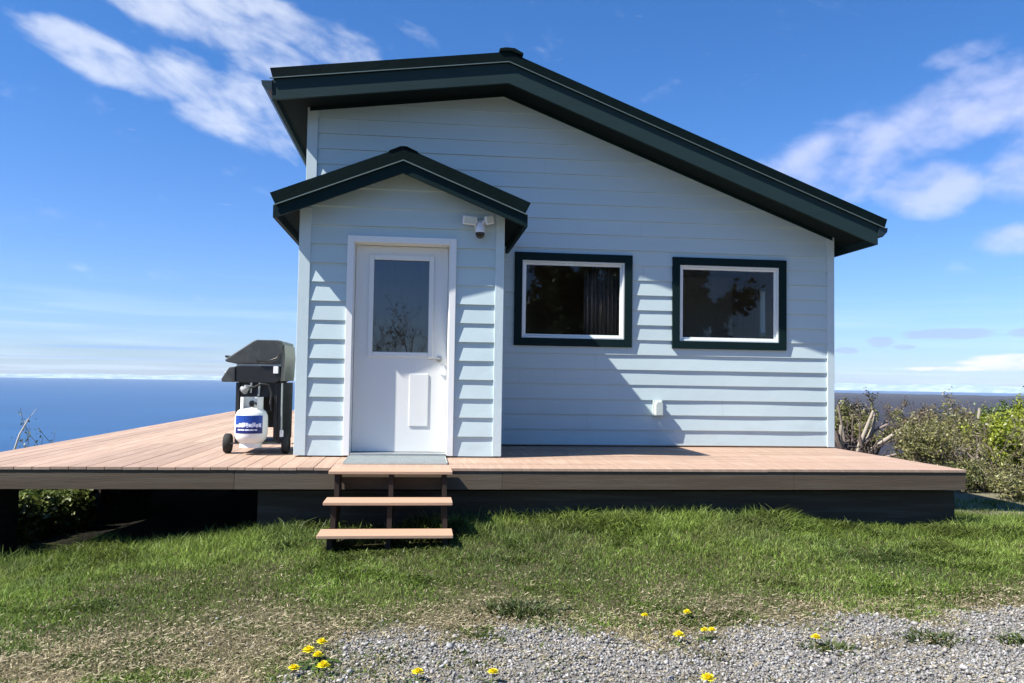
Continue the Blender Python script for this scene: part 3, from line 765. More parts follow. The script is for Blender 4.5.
# steps
steps = thing('steps', 'three open composite steps rising from the grass to the door', 'steps', (-0.21, 6.85, -0.58))
def fixs(o): o.parent = steps; o.matrix_parent_inverse = Matrix.Translation(-steps.location); return o
for (y0, y1, z, xa, xb) in ((6.965, 7.243, 0.002, -0.712, 0.298), (6.70, 6.985, -0.212, -0.722, 0.292), (6.45, 6.735, -0.425, -0.738, 0.290)):
    fixs(MB().box(xa, xb, y0, y0 + 0.139, z - 0.026, z).box(xa, xb, y0 + 0.143, y1, z - 0.026, z).build('tread', M['tread'], bevel=0.004))
for xs in (-0.665, -0.225, 0.215):
    w = 0.038
    poly = [(7.245, -0.0275), (6.99, -0.0275), (6.99, -0.2405), (6.73, -0.2405), (6.73, -0.4535), (6.50, -0.4535), (6.50, -0.63), (6.72, -0.70), (7.245, -0.26)]
    n = len(poly); mb = MB()
    mb.add([(xs, y, z) for y, z in poly] + [(xs + w, y, z) for y, z in poly], [tuple(range(n)), tuple(range(2 * n - 1, n - 1, -1))] + [(i, (i + 1) % n, (i + 1) % n + n, i + n) for i in range(n)])
    fixs(mb.build('stringer', M['stringer']))
# door mat: open metal grate
dm = MB(); X0, X1, Y0, Y1 = -0.640, 0.268, 7.52, 8.17
for y in np.linspace(Y0, Y1, 26): dm.box(X0, X1, y - 0.003, y + 0.003, 0.004, 0.019)
for xx in np.linspace(X0, X1, 46): dm.box(xx - 0.002, xx + 0.002, Y0, Y1, 0.0045, 0.0175)
dm.box(X0 - 0.008, X0 - 0.0025, Y0, Y1, 0.0035, 0.021); dm.box(X1 + 0.0025, X1 + 0.008, Y0, Y1, 0.0035, 0.021)
o = dm.build('doormat', M['mat_metal']); tag(o, 'grey metal grate doormat lying before the white door', 'doormat')

# ------------------------------------------------------------------ security light on the porch
sl = thing('security_light', 'white twin floodlight with black camera dome above the door', 'security light', (0.575, DP - 0.015, 2.285))
def part(mb, name, m, parent, **k): return mb.build(name, m, parent, **k)
part(MB().lathe([(0.055, 0.0), (0.055, -0.02), (0.045, -0.035), (0.0, -0.037)], (0, 0, 0.015), 20, 'y').lathe([(0.030, -0.03), (0.034, -0.075), (0.026, -0.095), (0, -0.098)], (0, 0, 0.0), 16, 'y').lathe([(0.0, 0.02), (0.03, 0.015), (0.052, -0.03), (0.048, -0.062), (0, -0.062)], (0, -0.075, -0.01), 20), 'mount', M['plastic'], sl, smooth=True)
part(MB().lathe([(0.046, 0.0), (0.046, -0.018), (0.036, -0.042), (0.018, -0.056), (0, -0.059)], (0, -0.075, -0.073), 20), 'camera_dome', M['lens'], sl, smooth=True)
for s, tilt, yaw in ((-1, 0.10, 0.35), (1, -0.45, -0.5)):
    ax = Vector((math.cos(yaw * 0.6) * 1, math.sin(yaw * 0.6) * -s * 0.6, -s * tilt * s * 0.6)).normalized()
    ay = Vector((0.15 * s, 1, 0.25)).normalized(); az_ = ax.cross(ay).normalized(); ay = az_.cross(ax)
    c = Vector((-0.105 if s < 0 else 0.085, -0.085, 0.045 if s < 0 else 0.055))
    hx_ = 0.070 if s < 0 else 0.042
    hd = part(MB().obox(c, ax, ay, az_, hx_, 0.024, 0.043), 'lamp_head', M['plastic'], sl, bevel=0.010)
    part(MB().obox(c - ay * 0.0255, ax, ay, az_, hx_ - 0.014, 0.0012, 0.031), 'lamp_lens', M['cover'], hd)
    part(MB().tube([(s * 0.02, -0.06, 0.02), (s * 0.035, -0.075, 0.045), tuple(c + ay * 0.015)], 0.012, 8), 'lamp_arm', M['plastic'], sl, smooth=True)

# ------------------------------------------------------------------ gas grill, side on, and its propane tank
gr = thing('gas_grill', 'black gas grill on a wheeled cart parked beside the porch wall', 'grill', (-1.60, 8.5, 0))
G = lambda mb, name, m, parent=gr, **k: mb.build(name, m, parent, **k)
gx = lambda x: x + 1.60
lid_p = [(-1.905, 0.925), (-1.895, 0.905), (-1.80, 0.886), (-1.352, 0.886), (-1.346, 1.00), (-1.352, 1.118), (-1.40, 1.128), (-1.605, 1.128), (-1.64, 1.112)]
lid = G(MB().prism([(gx(x), z) for x, z in lid_p], 0, 0.74), 'lid', M['char'], bevel=0.010)
G(MB().tube([(gx(-1.88), 0.06, 0.955), (gx(-1.905), 0.06, 0.958), (gx(-1.905), 0.68, 0.958), (gx(-1.88), 0.68, 0.955)], 0.012, 8), 'lid_handle', M['black'], lid, smooth=True)
G(MB().tube([(gx(-1.60), -0.008, 0.93), (gx(-1.585), -0.012, 0.915), (gx(-1.47), -0.012, 0.922), (gx(-1.40), -0.012, 0.948), (gx(-1.37), -0.008, 1.0)], 0.007, 6), 'end_rib', M['black'], lid, smooth=True)
G(MB().box(gx(-1.79), gx(-1.36), 0.012, 0.73, 0.868, 0.885), 'firebox_rim', M['galv'])
G(MB().prism([(gx(x), z) for x, z in ((-1.80, 0.866), (-1.37, 0.866), (-1.37, 0.73), (-1.42, 0.70), (-1.76, 0.70), (-1.80, 0.73))], 0.006, 0.735), 'firebox', M['black'], bevel=0.006)
G(MB().prism([(gx(x), z) for x, z in ((-1.802, 0.858), (-1.86, 0.85), (-1.932, 0.735), (-1.925, 0.705), (-1.802, 0.705))], -0.002, 0.74), 'control_panel', M['char'], bevel=0.006)
for y in (0.15, 0.37, 0.59): G(MB().lathe([(0.0, -0.035), (0.022, -0.032), (0.024, 0.0)], (gx(-1.90), y, 0.79), 14, 'x'), 'knob', M['galv'], smooth=True)
G(MB().box(gx(-1.432), gx(-1.385), -0.006, 0.004, 0.795, 0.866), 'side_plate', M['plastic'], bevel=0.003)
# rear shroud seen from behind
G(MB().prism([(gx(x), z) for x, z in ((-1.368, 0.72), (-1.335, 0.72), (-1.322, 0.96), (-1.335, 1.085), (-1.344, 1.085))], 0.02, 0.72), 'rear_shroud', M['rust'], bevel=0.004)
for px_, py_ in ((-1.775, 0.02), (-1.775, 0.70), (-1.372, 0.05), (-1.372, 0.70)):
    G(MB().box(gx(px_) - 0.017, gx(px_) + 0.017, py_, py_ + 0.034, (0.10 if py_ < 0.3 else 0.002), 0.702), 'cart_leg', M['black'], bevel=0.003)
G(MB().box(gx(-1.758), gx(-1.389), 0.705, 0.72, 0.22, 0.702), 'end_panel', M['black'])
G(MB().box(gx(-1.425), gx(-1.392), 0.04, 0.08, 0.12, 0.702), 'side_panel', M['black'], bevel=0.003)
G(MB().box(gx(-1.352), gx(-1.340), 0.09, 0.69, 0.12, 0.702), 'back_panel', M['rubber'])
G(MB().box(gx(-1.792), gx(-1.778), 0.055, 0.69, 0.36, 0.70), 'front_door', M['black'])
G(MB().box(gx(-1.758), gx(-1.389), 0.05, 0.065, 0.56, 0.702), 'near_end_rail', M['black'])
G(MB().box(gx(-1.79), gx(-1.355), 0.055, 0.70, 0.103, 0.118), 'bottom_shelf', M['rust'])
G(MB().tube([(gx(-1.345), 0.02, 0.70), (gx(-1.342), 0.0, 0.45), (gx(-1.338), 0.0, 0.20)], 0.009, 8), 'pale_strut', M['galv'], smooth=True)
G(MB().box(gx(-1.352), gx(-1.318), -0.008, 0.0, 0.17, 0.235), 'strut_tag', M['plastic'])
ax_ = G(MB().tube([(gx(-1.86), 0.06, 0.098), (gx(-1.29), 0.06, 0.098)], 0.009, 8), 'axle', M['galv'], smooth=True)
for wx in (-1.862, -1.300):
    w = G(MB().lathe([(0.045, -0.028), (0.088, -0.033), (0.097, -0.022), (0.097, 0.022), (0.088, 0.033), (0.045, 0.028)], (gx(wx), 0.06, 0.099), 28, 'x'), 'wheel', M['rubber'], smooth=True)
    G(MB().lathe([(0.0, -0.026), (0.022, -0.024), (0.046, -0.012), (0.046, 0.012), (0.022, 0.024), (0.0, 0.026)], (gx(wx), 0.06, 0.099), 20, 'x'), 'hub', M['black'], w, smooth=True)
G(MB().tube([(gx(-1.73), 0.03, 0.64), (gx(-1.70), -0.01, 0.62), (gx(-1.68), -0.02, 0.655), (gx(-1.655), 0.0, 0.66)], [0.03, 0.036, 0.034, 0.015], 12), 'regulator', M['galv'], smooth=True)
hose = [(-1.66, 0.0, 0.655), (-1.60, -0.03, 0.66), (-1.545, -0.03, 0.69), (-1.47, -0.02, 0.68), (-1.44, -0.02, 0.60), (-1.45, -0.03, 0.50), (-1.44, -0.04, 0.425), (-1.47, -0.05, 0.415), (-1.56, -0.02, 0.475), (-1.60, 0.02, 0.50)]
G(MB().tube([(gx(a), b, c) for a, b, c in hose], 0.011, 8), 'gas_hose', M['rubber'], smooth=True)
G(MB().tube([(gx(-1.56), 0.0, 0.70), (gx(-1.565), -0.005, 0.62), (gx(-1.57), 0.0, 0.57)], 0.010, 6).tube([(gx(-1.64), 0.0, 0.70), (gx(-1.645), 0.0, 0.60)], 0.010, 6), 'burner_tube', M['galv'], smooth=True)

tk = thing('propane_tank', 'white propane tank with blue label hanging in the grill cart', 'propane tank', (-1.618, 8.44, 0.07))
part(MB().lathe([(0.105, 0.0), (0.105, 0.045), (0.098, 0.045), (0.098, 0.0)], (0, 0, 0.0), 28), 'foot_ring', M['tank'], tk, smooth=True)
body = part(MB().lathe([(0.0, 0.028), (0.07, 0.032), (0.115, 0.05), (0.145, 0.085), (0.1555, 0.125), (0.1565, 0.17), (0.1565, 0.275), (0.152, 0.315), (0.135, 0.352), (0.10, 0.378), (0.05, 0.392), (0.0, 0.395)], (0, 0, 0), 40), 'body', M['tank'], tk, smooth='all')
mb = MB(); R1 = 0.108; n = 30
for i in range(n + 1):
    w = math.radians(-90 + 40 + (360 - 80) * i / n - 0)
    w = math.radians(-52 + 284 * i / n)
    top = 0.490
    lo = 0.362
    for rr in (R1, R1 - 0.004):
        mb.v += [(rr * math.cos(w), rr * math.sin(w), lo), (rr * math.cos(w), rr * math.sin(w), top)]
for i in range(n):
    p = 4 * i; q = p + 4
    mb.f += [(p, q, q + 1, p + 1), (p + 2, p + 3, q + 3, q + 2), (p + 1, q + 1, q + 3, p + 3), (p, p + 2, q + 2, q)]
part(mb, 'collar', M['tank'], tk, smooth=True)
part(MB().lathe([(0.022, 0.39), (0.022, 0.43), (0.014, 0.435), (0.014, 0.455), (0.0, 0.456)], (0, 0, 0), 14).lathe([(0.0, -0.07), (0.026, -0.068), (0.028, -0.045), (0.012, -0.04), (0.012, 0)], (0.01, 0.0, 0.432), 14, 'y'), 'valve', M['lens'], tk, smooth=True)
def curved(mb, w0, w1, z0, z1, rr, n=16):
    b = len(mb.v)
    for i in range(n + 1):
        w = math.radians(w0 + (w1 - w0) * i / n); c, s_ = math.cos(w), math.sin(w)
        mb.v += [(rr * c, rr * s_, z0), (rr * c, rr * s_, z1)]
    mb.f += [(b + 2 * i, b + 2 * i + 2, b + 2 * i + 3, b + 2 * i + 1) for i in range(n)]
    return mb
lb = part(curved(MB(), -146, -38, 0.205, 0.315, 0.1578), 'label', M['label_blue'], tk, fix=False)
part(curved(MB(), -146, -38, 0.142, 0.2048, 0.1578), 'label_foot', M['label_deep'], lb, fix=False)
# the sticker's worn white mark: a low ridge of lettering-like strokes over a thin line
mb = MB()
for w0, w1, z0, z1 in ((-148, -134, 0.203, 0.226), (-133, -120, 0.203, 0.240), (-119.5, -107, 0.206, 0.247), (-106, -97, 0.214, 0.246), (-96, -84, 0.206, 0.236), (-83, -72, 0.208, 0.248), (-71, -62, 0.206, 0.234), (-61, -51, 0.205, 0.240), (-150, -50, 0.200, 0.209)):
    curved(mb, w0 + 7, w1 + 7, z0, z1, 0.1584, 6)
for w0, w1 in ((-138, -125), (-124, -110), (-108, -92), (-90, -78), (-76, -66)): curved(mb, w0 + 7, w1 + 7, 0.170, 0.184, 0.1584, 4)
part(mb, 'label_mark', M['label_white'], lb, fix=False)


# ------------------------------------------------------------------ ground cover
def blades(name, pos, h, w, lean, ang, cols, m, tipc=1.35, kink=None, parent=None):
    n = len(pos); face = rng.random(n) * 2 * np.pi
    d = np.stack([np.cos(face), np.sin(face), np.zeros(n)], -1) * (w / 2)[:, None]
    L = np.stack([np.cos(ang), np.sin(ang), np.zeros(n)], -1)
    up = np.array([0, 0, 1.0])[None]
    mid = pos + up * (h * 0.55)[:, None] + L * (h * lean * 0.30)[:, None]
    zt = h * np.clip(1 - 0.30 * lean ** 2, 0.22, 1)
    tip = pos + up * zt[:, None] + L * (h * lean)[:, None]
    V = np.stack([pos - d, pos + d, mid - d * 0.8, mid + d * 0.8, tip], 1).reshape(-1, 3)
    b = np.arange(n)[:, None] * 5
    lp = np.concatenate([b + np.array([[0, 1, 3, 2]]), b + np.array([[2, 3, 4]])], 1).ravel()
    st = (np.arange(n)[:, None] * 7 + np.array([[0, 4]])).ravel()
    c = np.repeat(cols[:, None, :], 5, 1); c[:, 4] *= tipc
    return np_mesh(name, V, lp, st, m, c.reshape(-1, 3), parent)


def lerp(a, b, t): return np.asarray(a)[None] * (1 - t[:, None]) + np.asarray(b)[None] * t[:, None]


def build_grass():
    N = 800000
    y = 3.0 + 8.0 * rng.random(N) ** 1.4; x = -0.85 * y - 0.6 + (1.95 * y + 1.6) * rng.random(N)
    gm = gravel_mask(x, y); dry = dry_mask(x, y)
    dens = np.where(y > 7.55, np.where(x > 5.0, 0.75, 0), 1.0)
    dens = dens * (1 - sstep(y, 8.6, 11.0) * 0.4)
    dens = dens * (1 - 0.985 * gm) * (1 - 0.12 * dry)
    dens = dens * np.where((x > 5.9) & (y > 9.7), 0.45, 1)
    dens = dens * np.where((y > 7.15) & (x < 5.05), sstep(y, 7.75, 7.2) * 0.8, 1)
    dens = dens * np.where((x > -0.72) & (x < 0.28) & (y > 6.6) & (y < 7.3), 0.25, 1)
    dens = dens * (0.25 + 1.5 * fbm(x, y, 3.2, 51))
    k = rng.random(N) < dens
    x, y, gm, dry = x[k], y[k], gm[k], dry[k]; n = len(x)
    isdry = rng.random(n) < (dry * (0.05 + 0.85 * sstep(fbm(x, y, 4.0, 44), 0.34, 0.62)) + 0.05)
    near = sstep(y, 5.0, 6.9)
    lush = fbm(x, y, 1.1, 61)
    clump = vnoise(x, y, 7.0, 71)
    h = (0.027 + 0.012 * near + 0.026 * near * sstep(lush, 0.45, 0.75) + 0.024 * clump * near) * (0.65 + 0.7 * rng.random(n))
    h = h * (1 + 1.0 * sstep(y, 6.5, 7.25) * (y < 7.6))
    h = np.where(isdry, h * 0.75 + 0.006, h)
    h = h * (1 - 0.12 * dry)
    h = np.where((x > -0.8) & (x < 0.35) & (y > 6.3) & (y < 7.0), np.minimum(h, 0.075), h)
    lean = np.where(isdry, 0.7 + 0.9 * rng.random(n), 0.2 + 1.1 * rng.random(n))
    ang = rng.random(n) * 2 * np.pi
    w = np.where(isdry, 0.0038, 0.0046) * (0.7 + 0.7 * rng.random(n))
    t = rng.random(n)
    pn = fbm(x, y, 1.3, 81)
    gcol = lerp((0.090, 0.155, 0.022), (0.215, 0.285, 0.060), np.clip(t * 0.7 + (near - 0.3) * 0.35, 0, 1))
    gcol = gcol * (1 - 0.30 * sstep(pn, 0.55, 0.7)[:, None]) + np.array([0.055, 0.085, 0.045])[None] * (0.30 * sstep(pn, 0.55, 0.7)[:, None])
    yel = sstep(fbm(x, y, 2.0, 91), 0.5, 0.75)[:, None]
    gcol = gcol * (1 - 0.35 * yel) + np.array([0.22, 0.24, 0.085])[None] * 0.35 * yel
    dcol = lerp((0.20, 0.165, 0.085), (0.50, 0.43, 0.28), rng.random(n))
    c = np.where(isdry[:, None], dcol, gcol) * (0.45 + 1.1 * rng.random(n) ** 1.3)[:, None] * (0.78 + 0.44 * vnoise(x, y, 9.0, 33))[:, None]
    wd = sstep(fbm(x, y, 2.3, 131, 4), 0.56, 0.66) * (1 - isdry)                  # patches of darker broad-leaved weeds
    c = c * (1 - 0.40 * wd)[:, None]; h = h * (1 + 0.35 * wd); w = w * (1 + 0.7 * wd); lean = lean + 0.5 * wd
    big = fbm(x, y, 0.9, 141)
    c = c * (0.84 + 0.30 * sstep(big, 0.35, 0.65))[:, None]; h = h * (0.75 + 0.5 * sstep(big, 0.35, 0.65))
    pos = np.stack([x, y, ground_z(x, y) - 0.004], -1)
    o = blades('grass', pos, h, w, lean, ang, c, M['grass']); tag(o, 'rough green lawn in front of the deck fading to straw at the gravel', 'grass', kind='stuff')
    print('grass blades', n)
build_grass()


def build_thatch():
    """dead stems and leaf litter lying on the dry strip"""
    N = 120000
    y = 3.0 + 3.2 * rng.random(N); x = -0.85 * y - 0.5 + (1.9 * y + 1.2) * rng.random(N)
    dry = dry_mask(x, y); gm = gravel_mask(x, y)
    k = rng.random(N) < (0.06 + 0.80 * dry) * (1 - 0.68 * gm) * (0.25 + 1.3 * fbm(x, y, 3.7, 46))
    x, y = x[k], y[k]; n = len(x)
    a = rng.random(n) * 2 * np.pi; L = 0.008 + 0.024 * rng.random(n); w = 0.0016 + 0.0026 * rng.random(n)
    p0 = np.stack([x, y, ground_z(x, y) + 0.004 + 0.02 * rng.random(n)], -1)
    d = np.stack([np.cos(a) * L, np.sin(a) * L, (rng.random(n) - 0.4) * L * 0.7], -1); s = np.stack([-np.sin(a) * w, np.cos(a) * w, 0.3 * w], -1)
    V = np.stack([p0 - s, p0 + s, p0 + d + s * 0.6, p0 + d - s * 0.6], 1).reshape(-1, 3)
    q = np.arange(n * 4); c = lerp((0.13, 0.11, 0.06), (0.56, 0.49, 0.33), rng.random(n) ** 1.2)
    o = np_mesh('dry_thatch', V, q, np.arange(n) * 4, M['grass'], np.repeat(c, 4, 0)); tag(o, 'straw coloured dead grass matted along the gravel edge', 'dry grass', kind='stuff')
build_thatch()


def build_gravel():
    phi = (1 + 5 ** 0.5) / 2
    ico = np.array([(-1, phi, 0), (1, phi, 0), (-1, -phi, 0), (1, -phi, 0), (0, -1, phi), (0, 1, phi), (0, -1, -phi), (0, 1, -phi), (phi, 0, -1), (phi, 0, 1), (-phi, 0, -1), (-phi, 0, 1)]) / math.sqrt(1 + phi * phi)
    tri = np.array([(0, 11, 5), (0, 5, 1), (0, 1, 7), (0, 7, 10), (0, 10, 11), (1, 5, 9), (5, 11, 4), (11, 10, 2), (10, 7, 6), (7, 1, 8), (3, 9, 4), (3, 4, 2), (3, 2, 6), (3, 6, 8), (3, 8, 9), (4, 9, 5), (2, 4, 11), (6, 2, 10), (8, 6, 7), (9, 8, 1)])
    N = 120000
    y = 2.7 + 2.7 * rng.random(N); x = -1.3 + (1.05 * y + 1.9) * rng.random(N)
    gm = gravel_mask(x, y); k = rng.random(N) < gm * (0.35 + 0.9 * fbm(x, y, 3, 15)) + 0.010 * (x > -1.2) * (y < 4.9)
    x, y = x[k], y[k]; n = len(x)
    s = 0.0034 + 0.0072 * rng.random(n) ** 2.4 + 0.008 * (rng.random(n) < 0.015)
    sc = s[:, None] * (0.6 + 0.7 * rng.random((n, 3))); sc[:, 2] *= 0.75
    a = rng.random(n) * 2 * np.pi
    P = ico[None] * (0.72 + 0.5 * rng.random((n, 12)))[:, :, None] * sc[:, None, :]
    # tilt then turn
    b = (rng.random(n) - 0.5) * 1.4; P1 = P.copy()
    P1[..., 1] = P[..., 1] * np.cos(b)[:, None] - P[..., 2] * np.sin(b)[:, None]; P1[..., 2] = P[..., 1] * np.sin(b)[:, None] + P[..., 2] * np.cos(b)[:, None]
    P2 = P1.copy(); P2[..., 0] = P1[..., 0] * np.cos(a)[:, None] - P1[..., 1] * np.sin(a)[:, None]; P2[..., 1] = P1[..., 0] * np.sin(a)[:, None] + P1[..., 1] * np.cos(a)[:, None]
    P2 += np.stack([x, y, ground_z(x, y) + s * (0.2 + 0.9 * rng.random(n))], -1)[:, None, :]
    lp = (np.arange(n)[:, None, None] * 12 + tri[None]).ravel()
    g = 0.15 + 0.17 * rng.random(n) ** 1.2 + 0.20 * (rng.random(n) < 0.04)
    c = g[:, None] * np.array([1.03, 1.0, 0.95])[None] * (1 + (rng.random((n, 1)) - 0.5) * np.array([[0.10, 0.0, -0.10]]))
    o = np_mesh('gravel', P2.reshape(-1, 3), lp, np.arange(n * 20) * 3, M['stone'], np.repeat(c, 12, 0)); tag(o, 'crushed grey gravel of the drive at the bottom of the picture', 'gravel', kind='stuff')
    print('stones', n)
build_gravel()


# ------------------------------------------------------------------ dandelions and weeds
def petals(hx, hy, hz, r, seed):
    rs = random.Random(seed); V = []; Fs = []; C = []
    for ring, (rr, el, n) in enumerate(((1.0, 0.15, 22), (0.85, 0.5, 20), (0.6, 0.9, 14), (0.3, 1.25, 8))):
        for k in range(n):
            a = 2 * math.pi * (k + rs.random() * 0.7) / n; e = el + rs.uniform(-0.12, 0.12); L = r * rr * rs.uniform(0.85, 1.1) if ring < 2 else r * 0.75 * rs.uniform(0.8, 1.1)
            d = Vector((math.cos(a) * math.cos(e), math.sin(a) * math.cos(e), math.sin(e))); s = Vector((-math.sin(a), math.cos(a), 0)) * (r * 0.115)
            c = Vector((hx, hy, hz)); b = len(V)
            V += [c - s * 0.4, c + s * 0.4, c + d * L * 0.75 + s, c + d * L * 0.75 - s, c + d * L]
            Fs += [(b, b + 1, b + 2, b + 3), (b + 3, b + 2, b + 4)]
            q = rs.uniform(0.85, 1.1); C += [(0.84 * q, (0.75 - 0.07 * (ring > 1)) * q, 0.03)] * 5
    return V, Fs, C


def tinted(name, V, Fs, C, m, parent):
    me = bpy.data.meshes.new(name); me.from_pydata([tuple(v) for v in V], [], Fs)
    ca = me.color_attributes.new('tint', 'FLOAT_COLOR', 'POINT'); ca.data.foreach_set('color', np.c_[np.array(C), np.ones(len(C))].astype(np.float32).ravel())
    me.materials.append(m); o = bpy.data.objects.new(name, me); COL.objects.link(o); o.parent = parent; return o


M['stem'] = mat('dandelion_stem', (0.16, 0.20, 0.08), 0.6)
def dandelion(x, y, heads, label, seed, leaves=7, leaf_len=0.07):
    rs = random.Random(seed); z = float(ground_z(x, y))
    t = thing('dandelion', label, 'dandelion', (x, y, z), 'dandelions along the gravel edge')
    V, Fs, C = [], [], []
    for k in range(leaves):                                  # toothed rosette leaves
        a = 2 * math.pi * (k + rs.random() * 0.6) / leaves; L = leaf_len * rs.uniform(0.7, 1.25); d = Vector((math.cos(a), math.sin(a), 0)); s = Vector((-d.y, d.x, 0))
        b = len(V); n = 6; q = rs.uniform(0.7, 1.2)
        for i in range(n + 1):
            f = i / n; w = L * 0.13 * (0.35 + f) * (1.0 if i % 2 else 0.5) * (1 if i < n else 0.1)
            p = d * (L * f) + Vector((0, 0, 0.006 + L * (0.55 * f - 0.5 * f * f)))
            V += [p - s * w, p + s * w]; C += [(0.055 * q, 0.105 * q, 0.022 * q)] * 2
        Fs += [(b + 2 * i, b + 2 * i + 1, b + 2 * i + 3, b + 2 * i + 2) for i in range(n)]
    tinted('leaf_rosette', V, Fs, C, M['leaf'], t)
    for i, (dx, dy, hh, r) in enumerate(heads):
        st = MB().tube([(dx * 0.2, dy * 0.2, 0.0), (dx * 0.7, dy * 0.7, hh * 0.6), (dx, dy, hh - 0.004)], [0.0024, 0.0022, 0.003], 6).build('stem', M['stem'], t, smooth=True)
        V, Fs, C = petals(dx, dy, hh, r * 1.5, seed * 13 + i); tinted('flower_head', V, Fs, C, M['petal'], t)
    return t
dandelion(-0.455, 4.04, [(0.012, 0.19, 0.05, 0.021), (-0.035, 0.05, 0.055, 0.024), (0.012, 0.015, 0.045, 0.019), (0.055, -0.14, 0.045, 0.024), (-0.075, -0.145, 0.04, 0.020)],
          'largest dandelion plant with five yellow heads at the left edge of the gravel', 1, 12, 0.11)
for i, (x, y, lab) in enumerate((
        (0.021, 3.79, 'lone dandelion on the gravel right of the five headed plant'),
        (0.350, 3.735, 'dandelion on bare gravel straight below the right edge of the steps'),
        (1.266, 4.56, 'small pale dandelion in dry grass, left of the other farthest ones'),
        (1.539, 4.66, 'dandelion in dry grass farthest from the camera'),
        (1.355, 4.23, 'bright dandelion left of a touching pair on the gravel edge'),
        (1.510, 4.285, 'left flower of the touching dandelion pair on the gravel'),
        (1.565, 4.325, 'right flower of the touching dandelion pair on the gravel'),
        (1.292, 3.62, 'dandelion at the very bottom edge of the picture'),
        (2.049, 4.14, 'rightmost dandelion, beside a dark green weed tuft'))):
    dandelion(x, y, [(0.004, 0.0, 0.042 + 0.012 * ((i * 7) % 3) / 2, (0.021, 0.020, 0.016, 0.018, 0.023, 0.017, 0.018, 0.026, 0.021)[i])], lab, 20 + i, 5 + i % 3, 0.055)


def weed(x, y, r, n, hgt, label, seed, col=(0.055, 0.085, 0.022)):
    g = np.random.default_rng(seed); z = float(ground_z(x, y))
    t = thing('weed_tuft', label, 'weed', (x, y, z), 'weed tufts on the gravel')
    a = g.random(n) * 2 * np.pi; q = r * 1.15 * g.random(n) ** 0.75 * (0.55 + 0.45 * np.sin(a * 3 + seed) ** 2); px_, py_ = q * np.cos(a) * 1.5, q * np.sin(a)
    pos = np.stack([px_, py_, ground_z(px_ + x, py_ + y) - z - 0.003], -1)
    c = np.array(col)[None] * (0.6 + 0.9 * g.random(n))[:, None]; c[:, 0] *= 0.9 + 0.5 * g.random(n)
    blades('foliage', pos, hgt * (0.3 + 0.9 * g.random(n)), 0.005 + 0.010 * g.random(n), 0.7 + 1.1 * g.random(n), a + g.normal(0, 0.6, n), c, M['leaf'], 1.2, parent=t)
weed(0.62, 4.84, 0.17, 520, 0.085, 'dark green weed tuft standing where lawn meets gravel below the left window', 1, (0.05, 0.075, 0.022))
weed(2.12, 4.12, 0.10, 220, 0.045, 'weed tuft beside the rightmost dandelion', 2)
weed(2.78, 4.26, 0.13, 260, 0.05, 'wide dark weed tuft on gravel at the right of the picture', 3)
weed(3.24, 4.16, 0.10, 240, 0.055, 'weed tuft cut by the right edge of the picture', 4, (0.06, 0.10, 0.022))
weed(1.45, 4.02, 0.11, 120, 0.035, 'sparse low weed tuft below the dandelion pair', 5, (0.075, 0.085, 0.04))


# ------------------------------------------------------------------ shrubs
def grow(rs, p, d, L, r, depth, paths, tips, bend=0.35, split=(2, 4), shrink=0.68, up=0.15):
    n = 4; pts = [p.copy()]; rad = [r]
    for i in range(n):
        d = (d + Vector((rs.gauss(0, bend), rs.gauss(0, bend), rs.gauss(0, bend) + up)) * 0.45).normalized()
        p = p + d * (L / n); pts.append(p.copy()); rad.append(r * (1 - 0.42 * (i + 1) / n))
        if depth <= 1: tips.append((p.copy(), d.copy()))
    paths.append((pts, rad))
    if depth > 0:
        for k in range(rs.randint(*split)):
            i = rs.randint(1, n); q = pts[i]
            dd = (d + Vector((rs.gauss(0, 0.75), rs.gauss(0, 0.75), rs.gauss(0.1, 0.45)))).normalized()
            grow(rs, q, dd, L * shrink * rs.uniform(0.7, 1.15), max(rad[i] * 0.62, 0.0025), depth - 1, paths, tips, bend, split, shrink, up)


def leaf_mesh(tips, per, size, spread, ca, cb, seed, parent, name='foliage'):
    g = np.random.default_rng(seed)
    P = np.array([t[0] for t in tips]); P = np.repeat(P, per, 0); n = len(P)
    P = P + g.normal(0, spread, (n, 3)); nrm = g.normal(0, 1, (n, 3)); nrm[:, 2] += 0.7; nrm /= np.linalg.norm(nrm, axis=1)[:, None]
    a = np.cross(nrm, g.normal(0, 1, (n, 3))); a /= np.linalg.norm(a, axis=1)[:, None]; b = np.cross(nrm, a)
    s = (size * (0.6 + 0.8 * g.random(n)))[:, None]
    V = np.stack([P - a * s, P + b * s * 0.55 + nrm * s * 0.12, P + a * s, P - b * s * 0.55 + nrm * s * 0.12], 1).reshape(-1, 3)
    c = lerp(ca, cb, g.random(n)) * (0.8 + 0.4 * g.random(n))[:, None]
    return np_mesh(name, V, np.arange(4 * n), np.arange(n) * 4, M['leaf'], np.repeat(c, 4, 0), parent)


